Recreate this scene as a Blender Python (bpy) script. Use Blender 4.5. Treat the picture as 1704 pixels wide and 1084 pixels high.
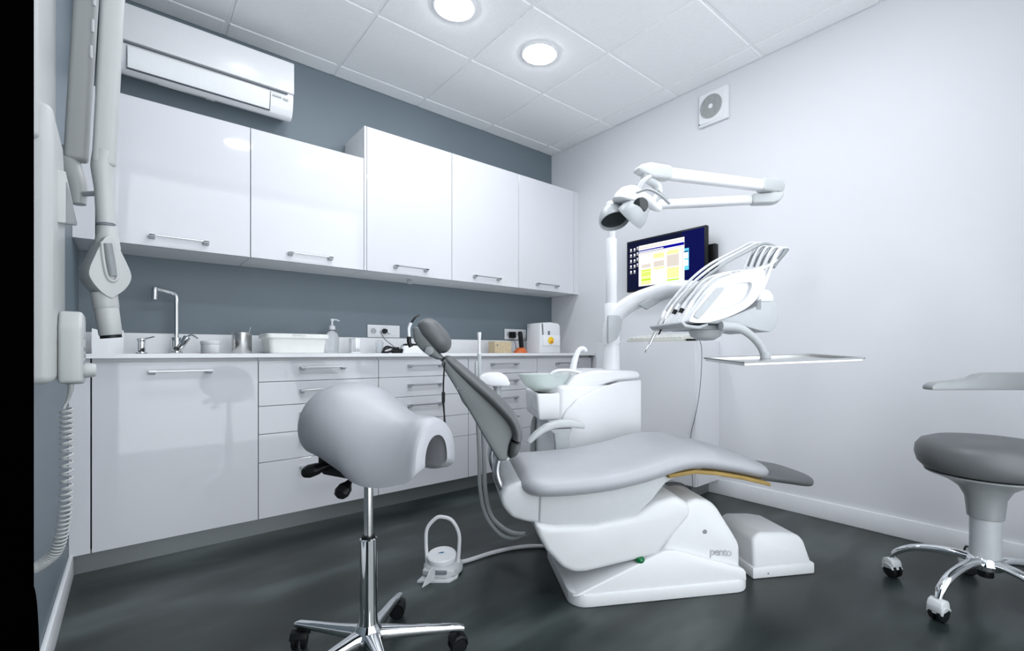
import bpy, bmesh, math, random
from mathutils import Vector, Matrix, Euler
random.seed(7)
for _o in list(bpy.data.objects): bpy.data.objects.remove(_o, do_unlink=True)
S = bpy.context.scene
COL = S.collection
PI = math.pi
R = math.radians

# ------------------------------------------------------------------ camera
cd = bpy.data.cameras.new('camera')
cam = bpy.data.objects.new('camera', cd)
COL.objects.link(cam)
cam.location = (0, 0, 0.9422)
cam.rotation_euler = (R(90), 0, -0.7108)
cd.sensor_fit = 'HORIZONTAL'
cd.sensor_width = 36.0
cd.lens = 784.2 / 1704 * 36.0
cd.shift_x = (852 - 894.2) / 1704
cd.shift_y = (586.6 - 542) / 1704
cd.clip_start = 0.02
cd.clip_end = 60
S.camera = cam

# ------------------------------------------------------------------ world, exposure
W = bpy.data.worlds.new('world')
S.world = W
W.use_nodes = True
W.node_tree.nodes['Background'].inputs[0].default_value = (0.90, 0.95, 1.0, 1)
W.node_tree.nodes['Background'].inputs[1].default_value = 2.15
S.view_settings.view_transform = 'Standard'
S.view_settings.look = 'None'
S.view_settings.gamma = 1.0
S.view_settings.use_curve_mapping = False
S.view_settings.exposure = 0.62
LAMP = 45.0            # emission of the ceiling downlights
LAMP_COL = (0.93, 0.965, 1.0)

# ------------------------------------------------------------------ materials
def mat(name, col, rough=0.5, metal=0.0, spec=0.5, var=0.04, vscale=30.0, bump=0.0, bscale=200.0,
        coat=0.0, trans=0.0, ior=1.45, emit=None, estr=0.0, stretch=None):
    m = bpy.data.materials.new(name)
    m.use_nodes = True
    nt = m.node_tree
    b = nt.nodes['Principled BSDF']
    c = (col[0], col[1], col[2], 1)
    b.inputs['Base Color'].default_value = c
    b.inputs['Roughness'].default_value = rough
    b.inputs['Metallic'].default_value = metal
    b.inputs['Specular IOR Level'].default_value = spec
    b.inputs['IOR'].default_value = ior
    b.inputs['Coat Weight'].default_value = coat
    b.inputs['Coat Roughness'].default_value = 0.05
    b.inputs['Transmission Weight'].default_value = trans
    if emit:
        b.inputs['Emission Color'].default_value = (emit[0], emit[1], emit[2], 1)
        b.inputs['Emission Strength'].default_value = estr
    if var or bump:
        tc = nt.nodes.new('ShaderNodeTexCoord')
        mp = nt.nodes.new('ShaderNodeMapping')
        nt.links.new(tc.outputs['Object'], mp.inputs[0])
        if stretch: mp.inputs['Scale'].default_value = stretch
        if var:
            n = nt.nodes.new('ShaderNodeTexNoise')
            n.inputs['Scale'].default_value = vscale
            n.inputs['Detail'].default_value = 4
            nt.links.new(mp.outputs[0], n.inputs['Vector'])
            cr = nt.nodes.new('ShaderNodeValToRGB')
            cr.color_ramp.elements[0].position = 0.3
            cr.color_ramp.elements[1].position = 0.7
            cr.color_ramp.elements[0].color = tuple(max(0, x * (1 - var)) for x in col) + (1,)
            cr.color_ramp.elements[1].color = tuple(min(1, x * (1 + var)) for x in col) + (1,)
            nt.links.new(n.outputs[0], cr.inputs[0])
            nt.links.new(cr.outputs[0], b.inputs['Base Color'])
        if bump:
            n2 = nt.nodes.new('ShaderNodeTexNoise')
            n2.inputs['Scale'].default_value = bscale
            nt.links.new(mp.outputs[0], n2.inputs['Vector'])
            bp = nt.nodes.new('ShaderNodeBump')
            bp.inputs['Strength'].default_value = bump
            bp.inputs['Distance'].default_value = 0.002
            nt.links.new(n2.outputs[0], bp.inputs['Height'])
            nt.links.new(bp.outputs[0], b.inputs['Normal'])
    return m

M_WALL = mat('white_wall_paint', (0.71, 0.714, 0.742), 0.6, var=0.01, vscale=2, bump=0.04, bscale=300)
M_BLUE = mat('slate_blue_wall_paint', (0.152, 0.190, 0.218), 0.5, var=0.03, vscale=2, bump=0.04, bscale=300)
M_CEIL = mat('ceiling_tile_white', (0.94, 0.945, 0.955), 0.85, var=0.02, vscale=60, bump=0.08, bscale=500)
M_CAB = mat('white_gloss_laminate', (0.665, 0.668, 0.70), 0.04, var=0.008, vscale=2, spec=0.5)
M_CARC = mat('white_melamine', (0.74, 0.75, 0.77), 0.4, var=0.01)
M_TOP = mat('white_worktop', (0.84, 0.845, 0.86), 0.22, var=0.01)
M_TRIM = mat('white_skirting', (0.80, 0.81, 0.83), 0.35, var=0.01)
M_KICK = mat('brushed_kick_plate', (0.27, 0.29, 0.295), 0.4, metal=0.55, var=0.03, stretch=(1, 20, 20))
M_HAND = mat('satin_nickel', (0.50, 0.51, 0.53), 0.3, metal=1.0, var=0.03, vscale=80)
M_CHROME = mat('polished_chrome', (0.80, 0.82, 0.83), 0.07, metal=1.0, var=0.02)
M_STEEL = mat('brushed_steel', (0.66, 0.66, 0.65), 0.25, metal=1.0, var=0.05, stretch=(1, 1, 30))
M_BLACK = mat('black_plastic', (0.006, 0.007, 0.008), 0.4, spec=0.3, var=0.02)
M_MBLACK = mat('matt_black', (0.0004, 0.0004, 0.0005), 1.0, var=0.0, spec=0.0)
M_PLAST = mat('white_moulded_plastic', (0.76, 0.765, 0.785), 0.25, var=0.008)
M_BASE = mat('chair_base_white', (0.68, 0.692, 0.70), 0.3, var=0.01)
M_FRAME = mat('chair_shell_light_grey', (0.52, 0.54, 0.548), 0.35, var=0.015)
M_LGREY = mat('light_grey_plastic', (0.42, 0.44, 0.455), 0.35, var=0.02)
M_MGREY = mat('mid_grey_plastic', (0.22, 0.24, 0.245), 0.4, var=0.02)
M_UPH = mat('grey_upholstery', (0.37, 0.376, 0.40), 0.38, var=0.03, vscale=12, bump=0.10, bscale=900)
M_UPHB = mat('dark_grey_upholstery', (0.100, 0.106, 0.110), 0.42, var=0.03, vscale=12, bump=0.10, bscale=900)
M_SHELL = mat('backrest_shell_grey', (0.115, 0.127, 0.130), 0.4, var=0.02)
M_STOOLW = mat('stool_plastic_grey', (0.27, 0.285, 0.29), 0.3, var=0.02)
M_XRAY = mat('xray_offwhite_enamel', (0.43, 0.442, 0.438), 0.35, var=0.01)
M_HOSE = mat('grey_hose', (0.34, 0.36, 0.365), 0.4, var=0.03)
M_WHOSE = mat('pale_hose', (0.66, 0.67, 0.69), 0.35, var=0.02)
M_BOWL = mat('frosted_green_glass', (0.90, 0.97, 0.945), 0.3, trans=0.75, var=0.02)
M_CLEAR = mat('clear_plastic', (0.93, 0.95, 0.97), 0.08, trans=0.9, var=0.0)
M_CREAM = mat('cream_plastic', (0.62, 0.62, 0.57), 0.4, var=0.02)
M_TUB = mat('milky_tub_plastic', (0.76, 0.77, 0.75), 0.3, var=0.02)
M_TAN = mat('tan_cardboard', (0.55, 0.45, 0.30), 0.8, var=0.12, vscale=60)
M_ORANGE = mat('orange_plastic', (0.60, 0.13, 0.03), 0.35, var=0.04)
M_YELLOW = mat('yellow_plastic', (0.85, 0.55, 0.03), 0.4, var=0.06)
M_OCHRE = mat('ochre_foam_edge', (0.30, 0.20, 0.055), 0.6, var=0.1, vscale=20)
M_TRAYRIM = mat('tray_rim_grey', (0.26, 0.275, 0.285), 0.35, var=0.02)
M_GREEN = mat('green_button', (0.0, 0.13, 0.04), 0.15, var=0.1)
M_GRILLE = mat('fan_grille_grey', (0.46, 0.475, 0.475), 0.5, var=0.03)
M_DARKGLASS = mat('dark_reflector_glass', (0.03, 0.036, 0.038), 0.1, var=0.1, vscale=40)
M_INK = mat('grey_ink', (0.16, 0.17, 0.19), 0.6, var=0.0)
M_BLUEINK = mat('blue_ink', (0.02, 0.16, 0.32), 0.6, var=0.0)
M_PAPER = mat('white_paper', (0.84, 0.845, 0.86), 0.7, var=0.01)
M_LAMP = mat('downlight_diffuser', (1, 1, 1), 0.6, var=0.0, emit=LAMP_COL, estr=LAMP)

def floor_mat():
    m = bpy.data.materials.new('dark_vinyl_floor')
    m.use_nodes = True
    nt = m.node_tree
    b = nt.nodes['Principled BSDF']
    tc = nt.nodes.new('ShaderNodeTexCoord')
    mp = nt.nodes.new('ShaderNodeMapping')
    mp.inputs['Scale'].default_value = (0.6, 1.7, 1)
    mp.inputs['Rotation'].default_value = (0, 0, R(8))
    nt.links.new(tc.outputs['Object'], mp.inputs[0])
    n = nt.nodes.new('ShaderNodeTexNoise'); n.inputs['Scale'].default_value = 2.6; n.inputs['Detail'].default_value = 3
    n.inputs['Roughness'].default_value = 0.45; n.inputs['Distortion'].default_value = 0.0
    nt.links.new(mp.outputs[0], n.inputs['Vector'])
    cr = nt.nodes.new('ShaderNodeValToRGB')
    e = cr.color_ramp.elements
    e[0].position = 0.36; e[0].color = (0.006, 0.0105, 0.0098, 1)
    e[1].position = 0.70; e[1].color = (0.062, 0.077, 0.075, 1)
    k = e.new(0.52); k.color = (0.020, 0.0275, 0.0265, 1)
    nt.links.new(n.outputs[0], cr.inputs[0])
    nt.links.new(cr.outputs[0], b.inputs['Base Color'])
    b.inputs['Roughness'].default_value = 0.3
    b.inputs['Specular IOR Level'].default_value = 0.4
    return m
M_FLOOR = floor_mat()

def screen_mat(name, col, st=1.0):
    return mat(name, (0.003, 0.003, 0.003), 0.3, spec=0.06, var=0.0, emit=col, estr=st)

# ------------------------------------------------------------------ mesh builder
def catmull(pts, n=8):
    P = [Vector(p) for p in pts]
    if len(P) < 3: return P
    out = []
    Q = [P[0] * 2 - P[1]] + P + [P[-1] * 2 - P[-2]]
    for i in range(1, len(Q) - 2):
        a, b, c, d = Q[i - 1], Q[i], Q[i + 1], Q[i + 2]
        for k in range(n):
            t = k / n
            out.append(0.5 * ((2 * b) + (c - a) * t + (2 * a - 5 * b + 4 * c - d) * t * t + (3 * b - a - 3 * c + d) * t ** 3))
    out.append(P[-1].copy())
    return out

class MB:
    def __init__(self):
        self.bm = bmesh.new()
        self.mi = 0
    def _merge(self, b, mtx=None):
        if mtx is not None: bmesh.ops.transform(b, matrix=mtx, verts=b.verts)
        bmesh.ops.recalc_face_normals(b, faces=b.faces)
        for f in b.faces: f.material_index = self.mi
        me = bpy.data.meshes.new('t')
        b.to_mesh(me); b.free()
        self.bm.from_mesh(me)
        bpy.data.meshes.remove(me)
        return self
    def box(self, x0, x1, y0, y1, z0, z1, bev=0.0, seg=2, mtx=None):
        b = bmesh.new()
        bmesh.ops.create_cube(b, size=1)
        bmesh.ops.scale(b, vec=(abs(x1 - x0), abs(y1 - y0), abs(z1 - z0)), verts=b.verts)
        bmesh.ops.translate(b, vec=((x0 + x1) / 2, (y0 + y1) / 2, (z0 + z1) / 2), verts=b.verts)
        if bev:
            bev = min(bev, 0.49 * min(abs(x1 - x0), abs(y1 - y0), abs(z1 - z0)))
            bmesh.ops.bevel(b, geom=b.edges[:], offset=bev, segments=seg, profile=0.5, affect='EDGES')
        return self._merge(b, mtx)
    def tube(self, path, r, seg=12, smooth=8, cap=True, flat=1.0):
        P = catmull(path, smooth) if smooth else [Vector(p) for p in path]
        n = len(P)
        rr = r if isinstance(r, (list, tuple)) else [r]
        def rad(i):
            t = i / (n - 1) * (len(rr) - 1)
            k = min(int(t), len(rr) - 2) if len(rr) > 1 else 0
            return rr[0] if len(rr) == 1 else rr[k] + (rr[k + 1] - rr[k]) * (t - k)
        b = bmesh.new()
        T = [(P[min(i + 1, n - 1)] - P[max(i - 1, 0)]).normalized() for i in range(n)]
        up = Vector((0, 0, 1)) if abs(T[0].z) < 0.9 else Vector((1, 0, 0))
        nrm = (up - T[0] * up.dot(T[0])).normalized()
        rings = []
        for i in range(n):
            nrm = (nrm - T[i] * nrm.dot(T[i]))
            nrm = nrm.normalized() if nrm.length > 1e-6 else Vector((1, 0, 0))
            bi = T[i].cross(nrm)
            q = rad(i)
            rings.append([b.verts.new(P[i] + (nrm * math.cos(2 * PI * k / seg) * flat + bi * math.sin(2 * PI * k / seg)) * q) for k in range(seg)])
        self._skin(b, rings, cap)
        return self._merge(b)
    def _skin(self, b, rings, cap=True):
        for i in range(len(rings) - 1):
            A, B = rings[i], rings[i + 1]
            m = len(A)
            for k in range(m):
                b.faces.new((A[k], A[(k + 1) % m], B[(k + 1) % m], B[k]))
        if cap:
            b.faces.new(list(reversed(rings[0])))
            b.faces.new(rings[-1])
    def cyl(self, p0, p1, r0, r1=None, seg=20, bev=0.0):
        p0, p1 = Vector(p0), Vector(p1)
        r1 = r0 if r1 is None else r1
        L = (p1 - p0).length
        prof = [(r0, 0), (r1, L)]
        if bev:
            prof = [(r0 - bev, 0), (r0 - 0.3 * bev, 0.3 * bev), (r0, bev), (r1, L - bev), (r1 - 0.3 * bev, L - 0.3 * bev), (r1 - bev, L)]
        return self.lathe(prof, seg, p0, (p1 - p0))
    def lathe(self, prof, seg=28, org=(0, 0, 0), axis=(0, 0, 1), cap=True, sx=1.0, sy=1.0):
        b = bmesh.new()
        rings = []
        for (r, z) in prof:
            r = max(r, 1e-5)
            rings.append([b.verts.new((r * sx * math.cos(2 * PI * k / seg), r * sy * math.sin(2 * PI * k / seg), z)) for k in range(seg)])
        self._skin(b, rings, cap)
        q = Vector((0, 0, 1)).rotation_difference(Vector(axis).normalized())
        return self._merge(b, Matrix.Translation(Vector(org)) @ q.to_matrix().to_4x4())
    def prism(self, pts, d0, d1, plane='xz', bev=0.0, seg=3, taper=None, mtx=None, smooth=0):
        """outline in a plane, given depth along the third axis"""
        if smooth:
            P3 = [Vector((p[0], p[1], 0)) for p in pts]
            n = len(P3); out = []
            for i in range(n):
                a, bb, c, d = P3[i - 1], P3[i], P3[(i + 1) % n], P3[(i + 2) % n]
                for k in range(smooth):
                    t = k / smooth
                    v = 0.5 * ((2 * bb) + (c - a) * t + (2 * a - 5 * bb + 4 * c - d) * t * t + (3 * bb - a - 3 * c + d) * t ** 3)
                    out.append((v.x, v.y))
            pts = out
        b = bmesh.new()
        def mk(p, d):
            if plane == 'xz': return (p[0], d, p[1])
            if plane == 'xy': return (p[0], p[1], d)
            return (d, p[0], p[1])
        A = [b.verts.new(mk(p, d0)) for p in pts]
        B = [b.verts.new(mk(p, d1)) for p in pts]
        n = len(pts)
        b.faces.new(A); b.faces.new(list(reversed(B)))
        for i in range(n):
            b.faces.new((A[i], B[i], B[(i + 1) % n], A[(i + 1) % n]))
        bmesh.ops.recalc_face_normals(b, faces=b.faces)
        if bev:
            bmesh.ops.bevel(b, geom=b.edges[:], offset=bev, segments=seg, profile=0.5, affect='EDGES', clamp_overlap=True)
        if taper:
            for v in b.verts: taper(v)
        return self._merge(b, mtx)
    def rings(self, rr, cap=True):
        b = bmesh.new()
        R_ = [[b.verts.new(p) for p in ring] for ring in rr]
        self._skin(b, R_, cap)
        return self._merge(b)
    def pad(self, path, e=3.2, caps=(0.05, 0.05), rw=(0.05, 0.05), n=40, samples=10, side=(0, 1, 0), tcap=None):
        """upholstered pad: path of (x, z, half width, half thickness) in the xz plane, width along y"""
        P = [Vector((p[0], 0, p[1])) for p in path]
        C = catmull(P, samples)
        Wd = [v.x for v in catmull([Vector((p[2], 0, 0)) for p in path], samples)]
        Th = [v.x for v in catmull([Vector((p[3], 0, 0)) for p in path], samples)]
        L = [0.0]
        for i in range(1, len(C)): L.append(L[-1] + (C[i] - C[i - 1]).length)
        tot = L[-1]
        def at(s):
            s = min(max(s, 0), tot)
            for i in range(1, len(L)):
                if L[i] >= s - 1e-9:
                    t = (s - L[i - 1]) / max(L[i] - L[i - 1], 1e-9)
                    d = (C[i] - C[i - 1]).normalized()
                    return C[i - 1].lerp(C[i], t), d, Wd[i - 1] + (Wd[i] - Wd[i - 1]) * t, Th[i - 1] + (Th[i] - Th[i - 1]) * t
        ss = []
        K = 8
        for k in range(K): ss.append(caps[0] * (1 - math.cos(PI / 2 * k / K)))
        m = 36
        for k in range(m + 1): ss.append(caps[0] + (tot - caps[0] - caps[1]) * k / m)
        for k in range(K - 1, -1, -1): ss.append(tot - caps[1] * (1 - math.cos(PI / 2 * k / K)))
        rr = []
        sd = Vector(side)
        for s in ss:
            c, d, w, t = at(s)
            # smoothed tangent
            c0 = at(s - 0.02)[0]; c1 = at(s + 0.02)[0]
            d = (c1 - c0).normalized()
            nn = sd.cross(d) * -1
            if nn.z < 0 and abs(nn.z) > 0.2: nn = -nn
            f = 1.0; g = 1.0
            if s < caps[0]:
                x = 1 - s / caps[0]; f = max(0.03, (1 - x ** 2.2) ** (1 / 2.2)); w2 = w - rw[0] * (1 - f)
                if tcap: x = max(0, 1 - s / tcap[0]); f = max(0.03, (1 - x ** 2.2) ** (1 / 2.2))
            elif s > tot - caps[1]:
                x = 1 - (tot - s) / caps[1]; f = max(0.03, (1 - x ** 2.2) ** (1 / 2.2)); w2 = w - rw[1] * (1 - f)
                if tcap: x = max(0, 1 - (tot - s) / tcap[1]); f = max(0.03, (1 - x ** 2.2) ** (1 / 2.2))
            else: w2 = w
            ring = []
            for k in range(n):
                a = 2 * PI * k / n
                ca, sa = math.cos(a), math.sin(a)
                ex = 2 / e
                ring.append(c + sd * (math.copysign(abs(ca) ** ex, ca) * w2) + nn * (math.copysign(abs(sa) ** (2 / 2.4), sa) * t * f))
            rr.append(ring)
        return self.rings(rr)
    def build(self, name, material, parent=None, smooth=True, angle=38):
        me = bpy.data.meshes.new(name)
        self.bm.to_mesh(me); self.bm.free()
        for mm in (material if isinstance(material, (list, tuple)) else [material]): me.materials.append(mm)
        if smooth:
            me.shade_smooth()
            me.set_sharp_from_angle(angle=R(angle))
        o = bpy.data.objects.new(name, me)
        COL.objects.link(o)
        if parent is not None: o.parent = parent
        return o

def tag(o, label, cat, group=None):
    o['label'] = label; o['category'] = cat
    if group: o['group'] = group
    return o
def thing(name, label, cat, loc=(0, 0, 0), rz=0.0, group=None):
    o = bpy.data.objects.new(name, None)
    o.empty_display_size = 0.05
    COL.objects.link(o)
    o.location = loc; o.rotation_euler = (0, 0, rz)
    return tag(o, label, cat, group)
def struct(name, mb, m, smooth=False, parent=None):
    o = mb.build(name, m, parent, smooth)
    if parent is None: o['kind'] = 'structure'
    return o
def copy_tree(o, parent=None):
    c = o.copy(); COL.objects.link(c)
    if parent is not None: c.parent = parent
    for ch in list(o.children): copy_tree(ch, c)
    return c

# ------------------------------------------------------------------ room shell
XL, XR, YB, YF, ZC = -0.198, 2.967, 3.2435, -0.25, 2.778
struct('floor', MB().box(XL - 0.1, XR + 0.1, YF - 0.12, YB + 0.1, -0.06, 0.0), M_FLOOR)
struct('wall_back', MB().box(XL - 0.1, XR + 0.1, YB, YB + 0.1, 0, 2.86), M_BLUE)
struct('wall_left', MB().box(XL - 0.1, XL, YF - 0.12, YB, 0, 2.86), M_BLUE)
struct('wall_right', MB().box(XR, XR + 0.1, YF - 0.12, YB, 0, 2.86), M_WALL)
# front wall beside and above the doorway, enlarged to let in world fill light
struct('wall_front', MB().box(2.2, XR, YF - 0.12, YF, 0, 2.86).box(XL, 2.2, YF - 0.12, YF, 2.70, 2.86), M_WALL)

# suspended ceiling: tee bars at the nominal height, each tile hanging a little below them
cb = MB()
cb.box(XL, XR, YF - 0.12, YB, ZC, ZC + 0.05)
gx = [XL] + [1.0023 + 0.6 * i for i in range(-1, 4)] + [XR]
gy = [YF - 0.12] + [2.4945 - 0.6 * i for i in range(4, -2, -1)] + [YB]
for i in range(len(gx) - 1):
    for j in range(len(gy) - 1):
        x0 = gx[i] + (0.012 if i else 0.004); x1 = gx[i + 1] - (0.012 if i < len(gx) - 2 else 0.004)
        y0 = gy[j] + (0.012 if j else 0.004); y1 = gy[j + 1] - (0.012 if j < len(gy) - 2 else 0.004)
        if x1 - x0 > 0.02 and y1 - y0 > 0.02:
            cb.box(x0, x1, y0, y1, ZC - 0.006, ZC + 0.01, 0.002, 1)
struct('ceiling', cb, M_CEIL)

def profile_board(x0, x1, y0, y1, h):
    return MB().box(x0, x1, y0, y1, 0, h, 0.004, 2)
struct('baseboard_right', profile_board(XR - 0.014, XR, YF, YB - 0.52, 0.10), M_TRIM, True)
struct('baseboard_left', profile_board(XL, XL + 0.014, 0.9, 2.78, 0.10), M_TRIM, True)

# open dark door leaf standing against the left wall, beside the camera
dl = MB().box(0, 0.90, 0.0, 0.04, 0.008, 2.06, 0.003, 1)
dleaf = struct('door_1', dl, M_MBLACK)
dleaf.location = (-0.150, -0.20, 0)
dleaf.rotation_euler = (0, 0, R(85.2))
dl2 = MB().tube([(0.892, 0.008, 0.715), (0.892, 0.004, 0.70), (0.892, 0.002, 0.67), (0.892, 0.001, 0.62), (0.892, 0.002, 0.57), (0.892, 0.008, 0.54)], 0.006, 10)
struct('door_stop', dl2, M_MBLACK, True, dleaf)

# ------------------------------------------------------------------ ceiling lights
def downlight(x, y, label):
    t = thing('ceiling_light', label, 'ceiling light', (x, y, ZC - 0.006), 0, 'round recessed ceiling lights')
    ring = MB().lathe([(0.098, 0.0), (0.116, 0.0), (0.118, -0.003), (0.114, -0.006), (0.100, -0.006), (0.098, -0.002)], 48, cap=False)
    ring.build('trim_ring', M_TRIM, t)
    MB().lathe([(0.0, -0.020), (0.05, -0.0185), (0.085, -0.014), (0.0975, -0.007), (0.0975, -0.0005)], 48, cap=False).build('diffuser', M_LAMP, t)
    return t
downlight(1.895, 2.180, 'lit round ceiling light, the smaller-looking one nearest the white right wall')
downlight(1.295, 2.176, 'lit round ceiling light cut by the top edge of the photo')
for x_, n_ in ((0.71, 'leftmost'), (1.32, 'middle one'), (1.935, 'rightmost')):
    downlight(x_, 0.945, 'ceiling light mirrored in the wall cabinet doors, the %s of its row' % n_)
downlight(0.695, 2.176, 'round ceiling light above the photo frame, nearest the air conditioner')

# ------------------------------------------------------------------ base cabinets
YD = 2.73          # door plane
def handle(parent, xc, z, w=0.236, y=YD):
    h = MB()
    h.box(xc - w / 2, xc + w / 2, y - 0.034, y - 0.022, z - 0.004, z + 0.004, 0.0015, 1)
    for s in (-1, 1):
        x0 = xc + s * (w / 2 - 0.012)
        h.prism([(y, z - 0.016), (y - 0.034, z - 0.004), (y - 0.034, z + 0.004), (y, z + 0.004)], x0 - 0.012, x0 + 0.012, 'yz')
    return h.build('handle', M_HAND, parent, True, 30)

BX = [-0.129, 0.486, 1.109, 1.733, 2.349, 2.953]
Z0, Z1 = 0.095, 0.898
DRW = [(0.7915, 0.898), (0.668, 0.7885), (0.525, 0.665), (0.381, 0.522), (0.095, 0.378)]
HZ = [0.862, 0.741, 0.616, 0.474, 0.330]
g = 'white base cabinets under the worktop'
def carcass(parent, x0, x1, ztop):
    MB().box(x0 + 0.001, x1 - 0.001, YD + 0.021, YB - 0.003, Z0 + 0.002, ztop).build('carcass', M_CARC, parent, False)
def front_panel(name, parent, x0, x1, z0, z1):
    return MB().box(x0 + 0.0018, x1 - 0.0018, YD, YD + 0.019, z0, z1, 0.0012, 1).build(name, M_CAB, parent, True, 30)
c = thing('base_cabinet', 'white gloss base cabinet with one wide door, under the tall tap', 'cabinet', (0, 0, 0), 0, g)
carcass(c, BX[0], BX[1], 0.74)
MB().box(BX[0] + 0.001, BX[1] - 0.001, YD + 0.021, YD + 0.04, 0.74, 0.9155).build('front_rail', M_CARC, c, False)
d = front_panel('door', c, BX[0], BX[1], Z0, Z1); handle(d, 0.175, 0.857)
LB = ['white five-drawer base cabinet directly behind the saddle stool', 'white five-drawer base cabinet behind the backrest of the dental chair',
      'white five-drawer base cabinet behind the frosted glass bowl, left of the corner door']
HX = [0.797, 1.410, 2.032]
for i in range(3):
    c = thing('base_cabinet', LB[i], 'cabinet', (0, 0, 0), 0, g)
    carcass(c, BX[i + 1], BX[i + 2], 0.9155)
    for (a0, a1), hz in zip(DRW, HZ):
        d = front_panel('drawer', c, BX[i + 1], BX[i + 2], a0, a1); handle(d, HX[i], hz)
c = thing('base_cabinet', 'white base cabinet with a single door in the corner at the right wall', 'cabinet', (0, 0, 0), 0, g)
carcass(c, BX[4], BX[5], 0.9155)
d = front_panel('door', c, BX[4], BX[5], Z0, Z1); handle(d, 2.656, 0.857)
struct('trim_1', MB().box(XL + 0.002, XR - 0.002, 2.79, 2.805, 0.0, 0.094), M_KICK)
struct('trim_2', MB().box(XL + 0.001, BX[0] - 0.003, YD + 0.001, YD + 0.019, Z0, 0.9155, 0.001, 1), M_CAB)

# worktop with a cut-out for the sink and an upstand along the wall
SX0, SX1, SY0, SY1 = -0.06, 0.36, 2.80, 3.10
w = MB()
YW, WZ0, WZ1 = 2.700, 0.9165, 0.936
w.box(XL + 0.001, SX0, YW, YB - 0.001, WZ0, WZ1)
w.box(SX1, XR - 0.001, YW, YB - 0.001, WZ0, WZ1)
w.box(SX0, SX1, YW, SY0, WZ0, WZ1)
w.box(SX0, SX1, SY1, YB - 0.001, WZ0, WZ1)
wt = tag(w.build('worktop', M_TOP, None, False), 'long white worktop running along the slate blue wall above the base cabinets', 'worktop')
struct('trim_5', MB().box(XL + 0.001, XR - 0.001, YB - 0.019, YB - 0.001, WZ1, 1.043, 0.0015, 1), M_TOP)
s = MB()
s.box(SX0 + 0.002, SX1 - 0.002, SY0 + 0.002, SY1 - 0.002, 0.785, 0.79)
for (a0, a1, b0, b1) in ((SX0 + 0.002, SX0 + 0.005, SY0 + 0.002, SY1 - 0.002), (SX1 - 0.005, SX1 - 0.002, SY0 + 0.002, SY1 - 0.002),
                         (SX0 + 0.002, SX1 - 0.002, SY0 + 0.002, SY0 + 0.005), (SX0 + 0.002, SX1 - 0.002, SY1 - 0.005, SY1 - 0.002)):
    s.box(a0, a1, b0, b1, 0.785, 0.9362)
s.cyl((0.15, 2.95, 0.79), (0.15, 2.95, 0.793), 0.035)
tag(s.build('sink', M_STEEL), 'inset steel sink basin in the worktop beneath the tall tap', 'sink')

# ------------------------------------------------------------------ wall cabinets
YU, ZU = 2.893, 1.448
g = 'white wall cabinets above the worktop'
def wallcab(label, x0, x1, ztop, hx, stile=0.0):
    c = thing('wall_cabinet', label, 'cabinet', (0, 0, 0), 0, g)
    MB().box(x0 + 0.001, x1 - 0.001, YU + 0.0205, YB - 0.002, ZU + 0.001, ztop, 0.001, 1).build('carcass', M_CARC, c)
    if stile: MB().box(x0 + 0.001, x0 + stile - 0.001, YU, YU + 0.02, ZU, ztop, 0.001, 1).build('stile', M_CAB, c)
    d = MB().box(x0 + stile + 0.0018, x1 - 0.0018, YU, YU + 0.019, ZU, ztop, 0.0012, 1).build('door', M_CAB, c, True, 30)
    handle(d, hx, 1.496, 0.236, YU)
    return c
ZL, ZT = 2.136, 2.339
wallcab('lower white wall cabinet under the left half of the air conditioner', -0.122, 0.479, ZL, 0.178)
wallcab('lower white wall cabinet butting against the taller wall cabinets', 0.479, 1.084, ZL, 0.776)
wallcab('tall white wall cabinet, first of the three taller ones with an exposed side', 1.084, 1.701, ZT, 1.390, 0.016)
wallcab('tall white wall cabinet, middle one of the three taller ones', 1.701, 2.298, ZT, 1.991)
wallcab('tall white wall cabinet nearest the right wall, beside the operating lamp', 2.298, 2.904, ZT, 2.590)
struct('trim_3', MB().box(XL + 0.001, -0.124, YU + 0.001, YB - 0.002, ZU, ZL), M_CAB)
struct('trim_4', MB().box(2.906, XR - 0.001, YU + 0.001, YB - 0.002, ZU, ZT), M_CAB)
tag(MB().box(1.452, 1.482, 3.06, 3.075, 1.418, 1.447, 0.003).cyl((1.467, 3.06, 1.43), (1.467, 3.055, 1.43), 0.006).build('cabinet_switch', M_LGREY),
    'small grey switch under the first tall wall cabinet', 'switch')
tag(MB().box(1.05, 1.056, 3.17, 3.19, ZL + 0.001, ZL + 0.05).box(1.03, 1.056, 3.17, 3.19, ZL + 0.001, ZL + 0.006).build('angle_bracket', M_INK),
    'small dark angle bracket on top of the lower wall cabinet', 'bracket')

# ------------------------------------------------------------------ air conditioner
ac = thing('air_conditioner', 'white split air conditioner mounted on the slate blue wall under the ceiling', 'air conditioner', (0, 0, 0))
AX0, AX1 = -0.095, 0.722
prof = [(YB - 0.002, 2.640), (3.045, 2.645), (3.030, 2.625), (3.030, 2.470), (3.033, 2.420), (3.045, 2.365), (3.066, 2.330), (3.095, 2.318), (3.14, 2.332), (YB - 0.002, 2.385)]
MB().prism(prof, AX0, AX1, 'yz', 0.008, 3).build('housing', M_PLAST, ac)
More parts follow.
